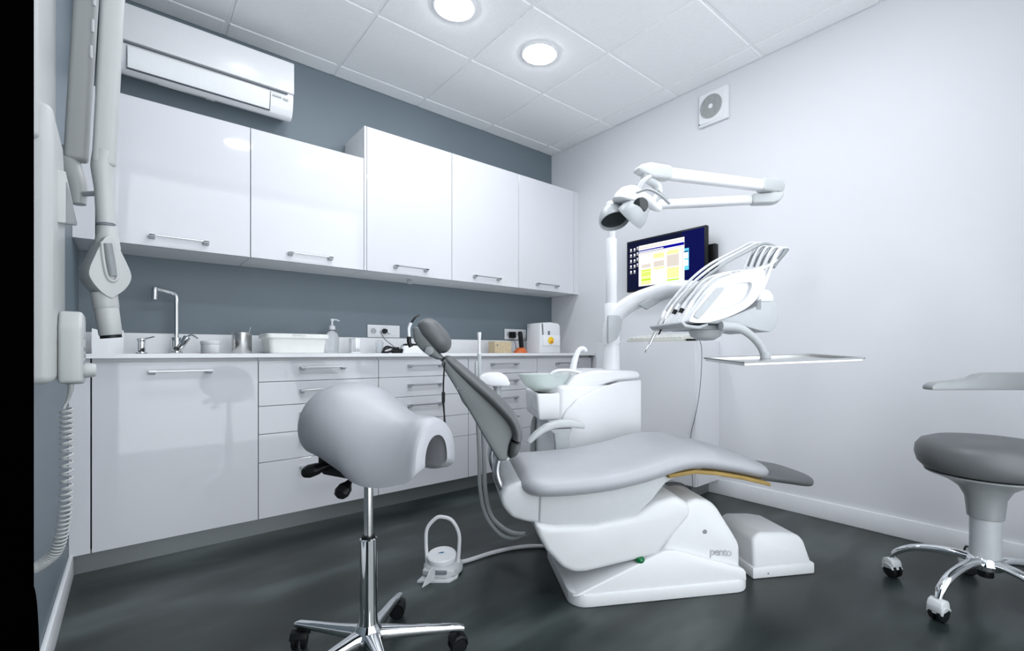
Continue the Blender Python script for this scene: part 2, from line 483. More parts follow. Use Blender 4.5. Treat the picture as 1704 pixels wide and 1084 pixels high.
# lower moulded front with the flap; the front panel above it stands proud
MB().prism([(3.032, 2.448), (3.016, 2.452), (3.016, 2.628), (3.036, 2.640)], AX0 + 0.001, AX1 - 0.001, 'yz', 0.004, 2).build('front_panel', M_PLAST, ac)
MB().box(AX0 + 0.055, AX1 - 0.035, 3.018, 3.031, 2.441, 2.4475, 0.001, 1).build('slot', M_INK, ac)
flap = MB().prism([(3.0275, 2.430), (3.0345, 2.370), (3.050, 2.336), (3.056, 2.338), (3.040, 2.372), (3.033, 2.430)], AX0 + 0.080, AX1 - 0.125, 'yz')
flap.build('flap', M_TRIM, ac, True, 25)
fr = MB()
fr.box(AX0 + 0.076, AX1 - 0.121, 3.044, 3.060, 2.3315, 2.3345)
for x in (AX0 + 0.0765, AX1 - 0.123):
    fr.prism([(3.0265, 2.432), (3.0335, 2.370), (3.048, 2.334), (3.056, 2.336), (3.044, 2.370), (3.038, 2.432)], x, x + 0.002, 'yz')
fr.build('flap_gap', M_INK, ac, False)
lb = MB()
lb.box(AX1 - 0.11, AX1 - 0.065, 3.0285, 3.034, 2.412, 2.421).box(AX1 - 0.055, AX1 - 0.03, 3.0285, 3.034, 2.407, 2.418)
lb.build('display', M_GRILLE, ac, False)
MB().box(AX0 + 0.155, AX0 + 0.195, 3.0285, 3.034, 2.424, 2.4275).build('maker_badge', M_GRILLE, ac, False)
vv = MB()
for i in range(3):
    vv.box(AX0 + 0.20 + 0.02 * i, AX0 + 0.30 + 0.05 * i, 3.098 + 0.008 * i, 3.101 + 0.008 * i, 2.3155 + 0.003 * i, 2.322 + 0.003 * i)
vv.box(AX0 + 0.40, AX0 + 0.44, 3.100, 3.112, 2.3165, 2.324)
vv.build('underside_vent', M_GRILLE, ac, False)

# ------------------------------------------------------------------ extractor fan on the right wall
vt = thing('extractor_fan', 'square white extractor fan with a round grille on the right wall', 'fan', (XR, 1.622, 2.592))
MB().box(-0.022, -0.001, -0.105, 0.105, -0.115, 0.105, 0.006, 2).box(-0.026, -0.02, -0.075, 0.098, -0.1, 0.098, 0.003, 1).build('cover', M_TRIM, vt)
gr = MB()
gr.lathe([(0.075, 0), (0.079, 0), (0.079, 0.004), (0.075, 0.004)], 40, (-0.026, 0.012, 0.0), (-1, 0, 0), cap=False)
for k in range(-9, 10):
    y = k * 0.0078
    hh = math.sqrt(max(0.0, 0.0755 ** 2 - y * y))
    gr.box(-0.031, -0.026, 0.012 + y - 0.0022, 0.012 + y + 0.0022, -hh, hh)
gr.build('grille', M_GRILLE, vt, False)
MB().cyl((-0.027, 0.012, 0), (-0.0265, 0.012, 0), 0.076, seg=40).build('fan_opening', M_MGREY, vt, False)
MB().cyl((-0.033, 0.012, 0), (-0.026, 0.012, 0), 0.016, seg=20, bev=0.002).build('hub', M_TRIM, vt)
MB().cyl((-0.026, 0.098, -0.095), (-0.02, 0.098, -0.095), 0.005, seg=12).build('screw', M_INK, vt)

# ------------------------------------------------------------------ low cabinet along the right wall
lc = thing('low_cabinet', 'white low cabinet against the right wall, keyboard on top', 'cabinet', (0, 0, 0))
LX, LY0, LY1, LZ = 2.672, 1.586, 2.42, 1.0145
MB().box(LX + 0.019, XR - 0.002, LY0, LY1, 0.095, LZ, 0.002, 1).build('carcass', M_WALL, lc)
MB().box(LX, LX + 0.0185, LY0 + 0.0005, LY1 - 0.0005, 0.096, LZ - 0.0005, 0.0015, 1).build('side_panel', M_WALL, lc)
MB().box(LX + 0.07, XR - 0.016, LY0 + 0.07, LY1 - 0.02, 0.0, 0.094).build('plinth', M_KICK, lc, False)

kb = thing('keyboard', 'cream computer keyboard lying on the low white cabinet below the monitor', 'keyboard', (2.755, 1.905, LZ), 0)
MB().prism([(-0.075, 0.0), (-0.077, 0.019), (0.075, 0.048), (0.085, 0.046), (0.085, 0.0)], -0.232, 0.232, 'xz', 0.004, 2).build('case', M_CREAM, kb)
kk = MB()
sl = math.atan2(0.02, 0.15)
for r_ in range(5):
    for q in range(15):
        xx = -0.06 + r_ * 0.026; yy = -0.215 + q * 0.0288
        zz = 0.021 + (xx + 0.075) * 0.19
        kk.box(xx - 0.010, xx + 0.010, yy + 0.002, yy + 0.026, zz - 0.002, zz + 0.007, 0.002, 1)
o = kk.build('keys', M_TUB, kb)
ms = thing('computer_mouse', 'white computer mouse beside the keyboard on the low cabinet', 'mouse', (2.745, 1.628, LZ))
MB().lathe([(0.031, 0.0), (0.033, 0.006), (0.030, 0.018), (0.021, 0.028), (0.008, 0.032), (0.0, 0.0325)], 24, sx=1.0, sy=0.85).build('shell', M_PLAST, ms)
MB().cyl((-0.018, 0, 0.026), (-0.008, 0, 0.0335), 0.004, seg=10).build('wheel', M_LGREY, ms)
hb = thing('cable_hub', 'small black plug block at the front edge of the low cabinet with a thin cable', 'adapter', (2.686, 1.608, LZ))
MB().box(-0.012, 0.016, -0.02, 0.05, 0, 0.013, 0.003, 2).build('body', M_BLACK, hb)
MB().tube([(-0.01, -0.02, 0.006), (-0.018, -0.05, 0.0), (-0.02, -0.066, -0.06), (-0.02, -0.062, -0.20), (-0.02, -0.048, -0.34), (-0.02, -0.02, -0.48),
           (-0.02, 0.01, -0.60), (-0.03, 0.0, -0.75), (-0.03, -0.01, -0.9), (-0.02, 0.0, -1.005)], 0.0022, 8).build('cable', M_INK, hb)

# ------------------------------------------------------------------ monitor
mo = thing('monitor', 'black wall-mounted monitor with a blue desktop and a yellow and green schedule window', 'monitor', (2.85, 1.943, 1.587))
mw, mh = 0.326, 0.191
MB().box(-0.001, 0.035, -mw, mw, -mh, mh, 0.004, 2).build('case', M_BLACK, mo)
MB().box(0.035, 0.116, -0.06, 0.06, -0.06, 0.06, 0.003, 1).build('wall_bracket', M_BLACK, mo)
MB().box(0.062, 0.105, -0.355, -0.30, -0.10, 0.075, 0.004, 2).box(0.06, 0.070, -0.32, 0.06, -0.02, 0.02).build('side_unit', M_BLACK, mo)
SC = {'navy': (0.0015, 0.003, 0.022), 'deep': (0.0, 0.001, 0.055), 'white': (0.98, 0.97, 0.94), 'grey': (0.60, 0.58, 0.56), 'blue': (0.0, 0.0, 0.24),
      'yellow': (0.98, 0.90, 0.30), 'green': (0.35, 0.80, 0.02), 'taupe': (0.55, 0.50, 0.45), 'cyan': (0.12, 0.50, 0.85), 'pale': (0.9, 0.92, 1.0)}
names = list(SC)
mats = [screen_mat('screen_' + n, SC[n], 1.0) for n in names]
sc = MB()
def q(layer, col, u0, u1, v0, v1):
    """u from left 0..1, v from top 0..1 of the panel; the screen faces -x, its left is +y"""
    sc.mi = names.index(col)
    W2, H2 = mw - 0.012, mh - 0.012
    sc.box(-0.0016 - 0.0003 * layer, -0.0012, W2 - u1 * 2 * W2, W2 - u0 * 2 * W2, H2 - v1 * 2 * H2, H2 - v0 * 2 * H2)
q(0, 'navy', 0, 0.74, 0, 1); q(0, 'deep', 0.74, 1, 0, 1)
q(1, 'cyan', 0.745, 0.82, 0.33, 0.74); q(2, 'deep', 0.74, 0.815, 0.38, 0.40); q(2, 'pale', 0.75, 0.812, 0.41, 0.52); q(2, 'pale', 0.75, 0.812, 0.55, 0.66)
q(2, 'white', 0.16, 0.765, 0.105, 0.94)
q(3, 'grey', 0.165, 0.76, 0.13, 0.185); q(3, 'blue', 0.162, 0.764, 0.20, 0.255); q(4, 'white', 0.17, 0.50, 0.226, 0.242); q(3, 'grey', 0.165, 0.76, 0.262, 0.30)
q(3, 'yellow', 0.365, 0.51, 0.32, 0.42); q(3, 'yellow', 0.545, 0.70, 0.31, 0.39)
q(3, 'taupe', 0.20, 0.33, 0.50, 0.575); q(3, 'taupe', 0.37, 0.51, 0.475, 0.59); q(3, 'taupe', 0.545, 0.70, 0.40, 0.63)
q(3, 'yellow', 0.37, 0.51, 0.60, 0.64); q(3, 'yellow', 0.545, 0.70, 0.65, 0.86); q(3, 'green', 0.545, 0.70, 0.875, 0.905)
q(3, 'yellow', 0.195, 0.335, 0.60, 0.92)
for v in (0.62, 0.675, 0.715): q(4, 'green', 0.20, 0.33, v, v + 0.02)
q(4, 'green', 0.20, 0.33, 0.80, 0.835)
q(3, 'grey', 0.735, 0.755, 0.31, 0.90)
for (u, k) in ((0.035, 5), (0.088, 5), (0.133, 4)):
    for r_ in range(k):
        v = 0.13 + 0.115 * r_ - (0.02 if u > 0.1 else 0)
        q(1, 'pale', u, u + (0.022 if u < 0.12 else 0.014), v, v + 0.042)
        q(1, 'grey', u - 0.006, u + 0.026, v + 0.058, v + 0.066)
sc.build('screen', mats, mo, False)

# ------------------------------------------------------------------ things on the worktop
ZW = WZ1
t = thing('tap', 'tall chrome swan-neck tap behind the sink', 'tap', (0.180, 3.145, ZW))
MB().cyl((0, 0, 0), (0, 0, 0.012), 0.026, seg=24, bev=0.003).cyl((0, 0, 0.010), (0, 0, 0.085), 0.021, seg=24, bev=0.003).build('body', M_CHROME, t)
MB().tube([(0, 0, 0.08), (0, 0, 0.24), (0, 0, 0.295), (-0.010, -0.005, 0.315), (-0.045, -0.02, 0.325), (-0.090, -0.05, 0.332)], 0.011, 14).build('spout', M_CHROME, t)
MB().cyl((-0.090, -0.05, 0.338), (-0.092, -0.05, 0.275), 0.0125, seg=18, bev=0.002).build('outlet', M_CHROME, t)
MB().cyl((0.012, -0.015, 0.03), (0.045, -0.03, 0.088), 0.016, 0.017, seg=18, bev=0.003).tube([(0.042, -0.03, 0.086), (0.062, -0.045, 0.098), (0.088, -0.06, 0.080)], [0.006, 0.005, 0.004], 10).build('lever', M_CHROME, t)
t = thing('lever_valve', 'short chrome lever valve on the worktop left of the tall tap', 'tap', (0.038, 3.10, ZW))
MB().cyl((0, 0, 0), (0, 0, 0.006), 0.024, seg=20, bev=0.001).cyl((0, 0, 0.005), (0, 0, 0.062), 0.015, seg=20, bev=0.002).build('body', M_CHROME, t)
MB().cyl((0, 0, 0.062), (0, 0, 0.075), 0.018, seg=20, bev=0.003).tube([(0, 0, 0.07), (0.025, -0.005, 0.078), (0.05, -0.01, 0.086)], 0.0035, 8).build('lever', M_CHROME, t)
t = thing('paper_bag', 'white open paper bag on the worktop below the x-ray head', 'bag', (-0.085, 3.05, ZW))
pb = MB()
hs = [0.118, 0.100, 0.112, 0.095, 0.112, 0.122, 0.108, 0.100]
oc = [(-0.055, -0.045), (0.0, -0.048), (0.055, -0.045), (0.057, 0.0), (0.055, 0.045), (0.0, 0.047), (-0.055, 0.045), (-0.057, 0.0)]
ic = [(x * 0.95, y * 0.95) for x, y in oc]
pb.rings([[(x, y, 0) for x, y in oc], [(x * 1.02, y * 1.02, 0.05) for x, y in oc], [(x, y, h) for (x, y), h in zip(oc, hs)],
          [(x, y, h - 0.001) for (x, y), h in zip(ic, hs)], [(x, y, 0.004) for x, y in ic]])
pb.build('bag', M_PAPER, t, False)
t = thing('jar', 'short white lidded jar right of the tall tap', 'jar', (0.318, 3.04, ZW))
MB().lathe([(0.040, 0), (0.042, 0.004), (0.042, 0.048), (0.040, 0.05)], 36).build('body', M_PLAST, t)
MB().lathe([(0.0435, 0.049), (0.0445, 0.051), (0.0445, 0.064), (0.041, 0.067), (0.0, 0.067)], 36).build('lid', M_PLAST, t)
t = thing('steel_canister', 'brushed steel instrument canister between the jar and the plastic tub', 'canister', (0.46, 3.03, ZW))
MB().lathe([(0.046, 0), (0.048, 0.003), (0.048, 0.108), (0.050, 0.110), (0.050, 0.114), (0.046, 0.114), (0.046, 0.006), (0.0, 0.006)], 36, cap=False).build('cup', M_STEEL, t)
MB().cyl((0.012, 0.015, 0.007), (0.042, 0.02, 0.135), 0.0025, seg=8).cyl((0.042, 0.02, 0.135), (0.045, 0.022, 0.150), 0.004, 0.001, seg=8).build('probe', M_CHROME, t)
MB().cyl((-0.02, 0.01, 0.007), (-0.037, 0.02, 0.118), 0.003, seg=8).build('probe', M_CHROME, t)
def rrect(w, d, r, n=6):
    out = []
    for (sx, sy, a0) in ((1, 1, 0), (-1, 1, 90), (-1, -1, 180), (1, -1, 270)):
        for k in range(n + 1):
            a = R(a0 + 90 * k / n)
            out.append((sx * (w - r) + r * math.cos(a), sy * (d - r) + r * math.sin(a)))
    return out
t = thing('plastic_tub', 'milky rectangular plastic tub with a flat lid on the worktop', 'tub', (0.715, 2.995, ZW))
def rr3(w, d, r, z): return [(x, y, z) for x, y in rrect(w, d, r)]
MB().rings([rr3(0.138, 0.095, 0.02, 0), rr3(0.142, 0.099, 0.022, 0.004), rr3(0.152, 0.108, 0.024, 0.088)]).build('box', M_TUB, t)
MB().rings([rr3(0.160, 0.116, 0.026, 0.084), rr3(0.164, 0.120, 0.028, 0.087), rr3(0.164, 0.120, 0.028, 0.104), rr3(0.156, 0.112, 0.026, 0.110), rr3(0.150, 0.106, 0.026, 0.108)]).box(-0.035, 0.035, -0.128, -0.112, 0.103, 0.107, 0.002, 1).build('lid', M_TUB, t)
t = thing('soap_dispenser', 'clear pump soap bottle behind the right end of the plastic tub', 'bottle', (0.970, 3.135, ZW))
MB().lathe([(0.036, 0), (0.040, 0.004), (0.041, 0.10), (0.037, 0.125), (0.020, 0.145), (0.016, 0.15)], 32).build('bottle', M_CLEAR, t)
MB().lathe([(0.018, 0.150), (0.019, 0.152), (0.019, 0.170), (0.012, 0.178), (0.0055, 0.180), (0.0055, 0.205), (0.011, 0.207), (0.011, 0.218), (0.0, 0.221)], 24).tube([(0, 0, 0.213), (0.02, -0.01, 0.214), (0.038, -0.02, 0.206)], 0.005, 10).build('pump', M_PLAST, t)
t = thing('cotton_dispenser', 'small white box dispenser with a clear side, left of the double socket', 'dispenser', (1.095, 3.09, ZW))
MB().box(-0.030, 0.030, -0.03, 0.03, 0, 0.008, 0.002, 1).box(-0.004, 0.028, -0.026, 0.026, 0.008, 0.098, 0.004, 2).build('body', M_PLAST, t)
MB().box(-0.029, -0.005, -0.024, 0.024, 0.008, 0.096, 0.002, 1).build('clear_side', M_CLEAR, t)
MB().box(0.0, 0.024, -0.0275, -0.0255, 0.012, 0.03, 0.001, 1).build('label_plate', M_LGREY, t)
t = thing('glass_holder', 'small clear ribbed beaker under the left socket plate', 'beaker', (1.258, 3.08, ZW))
bk = MB().lathe([(0.022, 0), (0.024, 0.003), (0.025, 0.075), (0.022, 0.075), (0.021, 0.006), (0.0, 0.006)], 24, cap=False)
for k in range(5): bk.cyl((-0.016 + 0.008 * k, 0.0, 0.006), (-0.018 + 0.009 * k, 0.0, 0.088), 0.002, seg=6)
bk.build('beaker', M_CLEAR, t)
t = thing('curing_light_base', 'white charging base with a black top behind the headrest', 'charger', (1.465, 3.05, ZW))
MB().rings([rr3(0.080, 0.05, 0.02, 0), rr3(0.080, 0.05, 0.02, 0.008), rr3(0.068, 0.042, 0.02, 0.045), rr3(0.058, 0.036, 0.02, 0.052)]).build('base', M_PLAST, t)
MB().rings([rr3(0.058, 0.036, 0.018, 0.052), rr3(0.045, 0.028, 0.016, 0.064), rr3(0.040, 0.024, 0.016, 0.066)]).build('cradle', M_BLACK, t)
t = thing('power_adapter', 'tangled black power lead and adapter lying below the left socket plate', 'cable', (1.345, 3.03, ZW))
MB().box(-0.02, 0.05, -0.022, 0.022, 0, 0.03, 0.005, 2).build('adapter', M_BLACK, t)
MB().tube([(-0.02, 0, 0.012), (-0.06, 0.01, 0.006), (-0.075, 0.02, 0.02), (-0.05, 0.02, 0.045), (-0.01, 0.0, 0.035), (0.02, -0.01, 0.034), (-0.02, -0.025, 0.02), (-0.07, -0.02, 0.006), (-0.09, 0.0, 0.006), (-0.06, 0.015, 0.028), (-0.02, 0.01, 0.04)], 0.006, 8).build('coil', M_BLACK, t)
MB().tube([(0.02, 0.02, 0.03), (0.005, 0.06, 0.055), (-0.025, 0.12, 0.10), (-0.035, 0.16, 0.15)], 0.003, 8).build('lead', M_INK, t)
MB().tube([(0.04, 0.0, 0.028), (0.05, 0.01, 0.05), (0.07, 0.015, 0.056), (0.085, 0.02, 0.052)], 0.0028, 8).build('lead', M_INK, t)

def socket_plate(x0, x1, z0, z1, label, kinds):
    t = thing('socket_plate', label, 'power socket', ((x0 + x1) / 2, YB, (z0 + z1) / 2), 0, 'white socket plates on the slate blue wall')
    wd = (x1 - x0) / 2; hd = (z1 - z0) / 2
    MB().box(-wd, wd, -0.010, -0.0005, -hd, hd, 0.003, 2).build('frame', M_TRIM, t)
    n = len(kinds)
    for i, k in enumerate(kinds):
        cx_ = -wd + (i + 0.5) * 2 * wd / n
        hw = wd / n - 0.008
        if k == 's':
            MB().box(cx_ - hw, cx_ + hw, -0.0125, -0.0095, -hd + 0.012, hd - 0.012, 0.001, 1).build('insert', M_PLAST, t)
            m = MB().lathe([(0.0, 0.0005), (0.019, 0.0005), (0.0205, 0.0012), (0.0205, 0.0)], 28, (cx_, -0.0125, 0), (0, -1, 0), cap=False)
            m.build('socket_well', M_LGREY, t)
            mm = MB()
            for dx in (-0.0095, 0.0095): mm.cyl((cx_ + dx, -0.0138, 0), (cx_ + dx, -0.0125, 0), 0.0025, seg=10)
            mm.build('pin_holes', M_INK, t)
        else:
            MB().box(cx_ - hw, cx_ + hw, -0.0135, -0.0095, -hd + 0.012, hd - 0.012, 0.0015, 1).build('rocker', M_PLAST, t)
    return t
socket_plate(1.236, 1.470, 1.047, 1.134, 'white triple socket plate above the black power lead, one plug in it', 'ssb')
socket_plate(2.418, 2.652, 1.052, 1.143, 'white socket plate beside the white dispenser near the right corner', 'ssb')
t = thing('plug', 'black plug in the middle of the left socket plate', 'plug', (1.353, YB - 0.0138, 1.092))
MB().cyl((0, -0.002, 0), (0, -0.028, 0), 0.018, 0.015, 20, 0.002).build('body', M_BLACK, t)
MB().tube([(0.006, -0.022, -0.006), (0.014, -0.04, -0.018), (0.016, -0.05, -0.024)], 0.003, 8).build('lead', M_INK, t)
t = thing('plug', 'black plug-in adapter in the right socket plate behind the orange handset', 'plug', (2.478, YB - 0.0138, 1.092))
MB().box(-0.024, 0.024, -0.045, -0.002, -0.028, 0.026, 0.006, 2).build('body', M_BLACK, t)
MB().tube([(0, -0.03, -0.026), (0.002, -0.06, -0.07), (-0.006, -0.08, -0.12), (-0.004, -0.10, -0.152)], 0.003, 8).build('lead', M_INK, t)
t = thing('cardboard_box', 'small tan cardboard box on the worktop left of the orange handset', 'box', (2.235, 3.05, ZW))
MB().box(-0.085, 0.078, -0.045, 0.045, 0, 0.092, 0.002, 1).build('box', M_TAN, t)
MB().cyl((-0.062, -0.0455, 0.062), (-0.062, -0.0465, 0.062), 0.007, seg=12).build('sticker', M_INK, t)
t = thing('cordless_handset', 'black cordless handset standing in an orange cradle on the worktop', 'telephone', (2.425, 3.03, ZW))
MB().rings([[(0.062 * math.cos(a), 0.05 * math.sin(a), 0) for a in [2 * PI * k / 24 for k in range(24)]],
            [(0.060 * math.cos(a), 0.048 * math.sin(a), 0.012) for a in [2 * PI * k / 24 for k in range(24)]],
            [(0.010 + 0.036 * math.cos(a), 0.035 * math.sin(a), 0.036 - 0.006 * math.cos(a)) for a in [2 * PI * k / 24 for k in range(24)]],
            [(0.010 + 0.024 * math.cos(a), 0.022 * math.sin(a), 0.044) for a in [2 * PI * k / 24 for k in range(24)]]]).build('cradle', M_ORANGE, t)
MB().prism([(-0.004, 0.030), (0.030, 0.026), (0.014, 0.165), (0.004, 0.178), (-0.014, 0.178), (-0.020, 0.165)], -0.013, 0.013, 'xz', 0.005, 2).build('handset', M_BLACK, t)
t = thing('cup_dispenser', 'white countertop dispenser with a yellow knob in the right corner of the worktop', 'dispenser', (2.655, 3.00, ZW))
MB().prism([(-0.118, 0.0), (0.118, 0.0), (0.114, 0.235), (0.09, 0.252), (0.0, 0.258), (-0.08, 0.252), (-0.112, 0.245)], -0.08, 0.09, 'xz', 0.006, 2).build('housing', M_PLAST, t)
MB().box(-0.085, 0.105, -0.092, -0.079, 0.062, 0.150, 0.004, 2).build('drawer_front', M_TRIM, t)
MB().prism([(-0.088, 0.150), (-0.076, 0.150), (-0.084, 0.245), (-0.096, 0.245)], -0.084, -0.079, 'xz').build('side_slot', M_INK, t)
MB().box(-0.026, -0.004, -0.0845, -0.079, 0.14, 0.185, 0.003, 1).build('window', M_INK, t)
MB().lathe([(0.030, 0), (0.032, 0.003), (0.030, 0.010), (0.012, 0.014), (0.0, 0.014)], 8, (-0.006, -0.093, 0.105), (0, -1, 0)).build('knob', M_YELLOW, t)
MB().cyl((-0.006, -0.107, 0.092), (-0.006, -0.109, 0.092), 0.010, seg=12).build('knob_mark', M_ORANGE, t)
MB().lathe([(0.05, 0), (0.05, 0.018), (0.046, 0.022), (0.0, 0.022)], 28, (0.115, 0.02, 0.148), (1, 0, 0)).build('dial', M_MGREY, t)

# ------------------------------------------------------------------ dental chair: local x along the seat to the foot end, y to the far side
CH = thing('dental_chair', 'grey upholstered dental chair with a reclined backrest on a white base', 'dental chair', (1.6828, 1.2410, 0), R(-30.4786))
def tap(k, z0=0.0):
    def f(v):
        if v.co.z > z0: v.co.y *= 1 - k * (v.co.z - z0)
    return f
b = MB()
b.prism(rrect(0.370, 0.25, 0.07), 0.0, 0.048, 'xy', 0.006, 2, mtx=Matrix.Translation((-0.024, 0, 0)))
b.prism([(-0.385, 0.04), (-0.36, 0.052), (-0.02, 0.176), (0.03, 0.176), (0.310, 0.088), (0.322, 0.075), (0.322, 0.04)], -0.243, 0.243, 'xz', 0.012, 3, taper=tap(0.55, 0.05))
b.build('floor_plate', M_BASE, CH)
tw = MB()
tw.prism([(-0.045, 0.12), (0.315, 0.07), (0.318, 0.165), (0.300, 0.200), (0.222, 0.325), (0.190, 0.350), (0.125, 0.362), (0.085, 0.345)], -0.212, 0.205, 'xz', 0.022, 4, taper=tap(0.35, 0.1))
tower = tw.build('lift_housing', M_BASE, CH)
MB().tube([(0.105, 0.02, 0.3625), (0.15, 0.03, 0.361), (0.20, 0.05, 0.346), (0.235, 0.06, 0.310)], 0.013, 8, flat=0.35).build('slot', M_INK, tower)
MB().lathe([(0.010, 0), (0.010, 0.003), (0.0, 0.004)], 20, (0.165, -0.1995, 0.2290), (0, -1, 0.0)).build('key_switch', M_MGREY, tower)
# outline lettering on the side of the housing
fc = bpy.data.curves.new('lettering', 'FONT')
fc.body = 'pento'
fc.size = 0.052
fc.fill_mode = 'NONE'
fc.bevel_depth = 0.0007
fc.space_character = 0.9
fo = bpy.data.objects.new('lettering_curve', fc)
COL.objects.link(fo)
bpy.context.view_layer.update()
me = bpy.data.meshes.new_from_object(fo.evaluated_get(bpy.context.evaluated_depsgraph_get()))
bpy.data.objects.remove(fo, do_unlink=True)
me.name = 'lettering'
me.materials.clear(); me.materials.append(M_INK)
lo = bpy.data.objects.new('lettering', me); COL.objects.link(lo)
lo.parent = tower
lo.matrix_local = Matrix.Translation((0.181, -0.2095, 0.140)) @ Euler((R(90 - 4), R(7), 0)).to_matrix().to_4x4() @ Matrix.Diagonal((0.86, 0.8, 1, 1))
MB().lathe([(0.0, -0.014), (0.010, -0.013), (0.0175, -0.006), (0.019, 0.0), (0.0175, 0.006), (0.010, 0.013), (0.0, 0.014)], 24, (-0.112, -0.214, 0.146), (0, 0, 1)).build('position_lamp', M_GREEN, CH)
sh = MB()
sh.prism([(-0.526, 0.315), (-0.508, 0.26), (-0.478, 0.205), (-0.42, 0.140), (-0.375, 0.118), (-0.325, 0.116), (-0.044, 0.158), (0.10, 0.305), (0.095, 0.35), (0.03, 0.385), (-0.06, 0.36), (-0.13, 0.315), (-0.30, 0.292), (-0.46, 0.300)],
         -0.222, 0.20, 'xz', 0.022, 4)
sh.build('scissor_cover', M_BASE, CH)
# shell under the seat
ss_ = MB()
ss_.prism([(-0.505, 0.306), (-0.40, 0.288), (-0.28, 0.281), (-0.20, 0.287), (-0.13, 0.305), (-0.06, 0.365), (0.0, 0.432), (0.06, 0.462), (0.14, 0.472), (0.17, 0.487), (0.05, 0.50), (-0.12, 0.465), (-0.30, 0.44), (-0.50, 0.455)],
          -0.205, 0.19, 'xz', 0.030, 4)
ss_.build('seat_shell', M_FRAME, CH)
cp = MB()
cp.prism([(-0.46, 0.296), (-0.495, 0.30), (-0.555, 0.312), (-0.605, 0.330), (-0.640, 0.375), (-0.648, 0.41), (-0.630, 0.445), (-0.585, 0.462), (-0.52, 0.462), (-0.46, 0.45)], -0.198, 0.185, 'xz', 0.035, 4)
cp.build('pivot_cap', M_FRAME, CH)
# seat cushion, calf section and foot rest
seat = MB().pad([(-0.572, 0.455, 0.255, 0.048), (-0.50, 0.447, 0.265, 0.050), (-0.38, 0.448, 0.27, 0.052), (-0.24, 0.458, 0.27, 0.052), (-0.10, 0.482, 0.268, 0.052), (0.02, 0.512, 0.262, 0.052),
                 (0.11, 0.522, 0.258, 0.050), (0.20, 0.511, 0.252, 0.047), (0.32, 0.485, 0.245, 0.043), (0.42, 0.455, 0.24, 0.038), (0.51, 0.428, 0.232, 0.032)], 3.4, (0.10, 0.20), (0.085, 0.19), tcap=(0.055, 0.10))
seat.build('seat_cushion', M_UPH, CH)
foot = MB().pad([(0.30, 0.453, 0.175, 0.026), (0.45, 0.427, 0.172, 0.028), (0.60, 0.401, 0.168, 0.028), (0.68, 0.386, 0.165, 0.028), (0.725, 0.378, 0.162, 0.028)], 3.8, (0.03, 0.07), (0.03, 0.07), tcap=(0.03, 0.03))
foot.build('foot_rest', M_UPHB, CH)
MB().prism([(0.0, 0.472), (0.11, 0.484), (0.20, 0.474), (0.32, 0.450), (0.44, 0.416), (0.44, 0.402), (0.32, 0.434), (0.20, 0.458), (0.11, 0.468), (0.0, 0.455)], -0.228, 0.2, 'xz', 0.004, 2).build('seat_board', M_OCHRE, CH)
# backrest: shell and cushion narrow towards the head
def btaper(v):
    k = (v.co.z - 0.52) / 0.40
    v.co.y *= 1.0 - 0.42 * max(0, min(1, k))
bs = MB()
bs.prism([(-0.652, 0.540), (-0.700, 0.620), (-0.765, 0.735), (-0.862, 0.897), (-0.850, 0.920), (-0.835, 0.912), (-0.800, 0.872), (-0.720, 0.800), (-0.650, 0.735), (-0.598, 0.672), (-0.592, 0.640), (-0.612, 0.600), (-0.618, 0.570), (-0.620, 0.542)],
         -0.200, 0.200, 'xz', 0.016, 3, taper=btaper)
bs.build('back_shell', M_SHELL, CH)
bc = MB().pad([(-0.850, 0.925, 0.120, 0.016), (-0.815, 0.893, 0.130, 0.022), (-0.74, 0.826, 0.155, 0.026), (-0.66, 0.756, 0.185, 0.027), (-0.600, 0.690, 0.205, 0.027), (-0.580, 0.635, 0.212, 0.026), (-0.590, 0.580, 0.212, 0.026), (-0.610, 0.545, 0.205, 0.022)],
              3.4, (0.03, 0.04), (0.03, 0.05))
bc.build('back_cushion', M_UPHB, CH)
MB().prism([(-0.800, 0.815), (-0.765, 0.755), (-0.735, 0.715), (-0.748, 0.710), (-0.785, 0.758), (-0.806, 0.808)], -0.14, -0.09, 'xz', 0.004, 2).build('release_lever', M_MGREY, CH)
hp = MB().pad([(-0.950, 1.050, 0.125, 0.040), (-0.915, 1.033, 0.130, 0.046), (-0.873, 0.990, 0.130, 0.046), (-0.840, 0.945, 0.122, 0.040)], 3.2, (0.05, 0.055), (0.05, 0.05))
hp.build('head_cushion', M_UPHB, CH)
MB().prism([(-0.968, 1.035), (-0.962, 0.985), (-0.940, 0.955), (-0.910, 0.930), (-0.870, 0.912), (-0.852, 0.918), (-0.880, 0.950), (-0.945, 1.040)], -0.115, 0.115, 'xz', 0.010, 3).build('head_shell', M_SHELL, CH)
MB().cyl((-0.905, -0.125, 0.948), (-0.905, 0.125, 0.948), 0.017, seg=18, bev=0.004).tube([(-0.895, 0, 0.945), (-0.87, 0, 0.925), (-0.845, 0, 0.90)], 0.018, 10, flat=0.5).build('head_joint', M_MGREY, CH)
for s_ in (-0.145, -0.105):
    MB().tube([(-0.640, s_, 0.565), (-0.655, s_, 0.50), (-0.645, s_, 0.45), (-0.622, s_, 0.41), (-0.598, s_, 0.385)], 0.0135, 12).build('back_support', M_HAND, CH)
for s_ in (0.105, 0.145):
    MB().tube([(-0.640, s_, 0.565), (-0.655, s_, 0.50), (-0.645, s_, 0.45), (-0.622, s_, 0.41), (-0.598, s_, 0.385)], 0.0135, 12).build('back_support', M_HAND, CH)
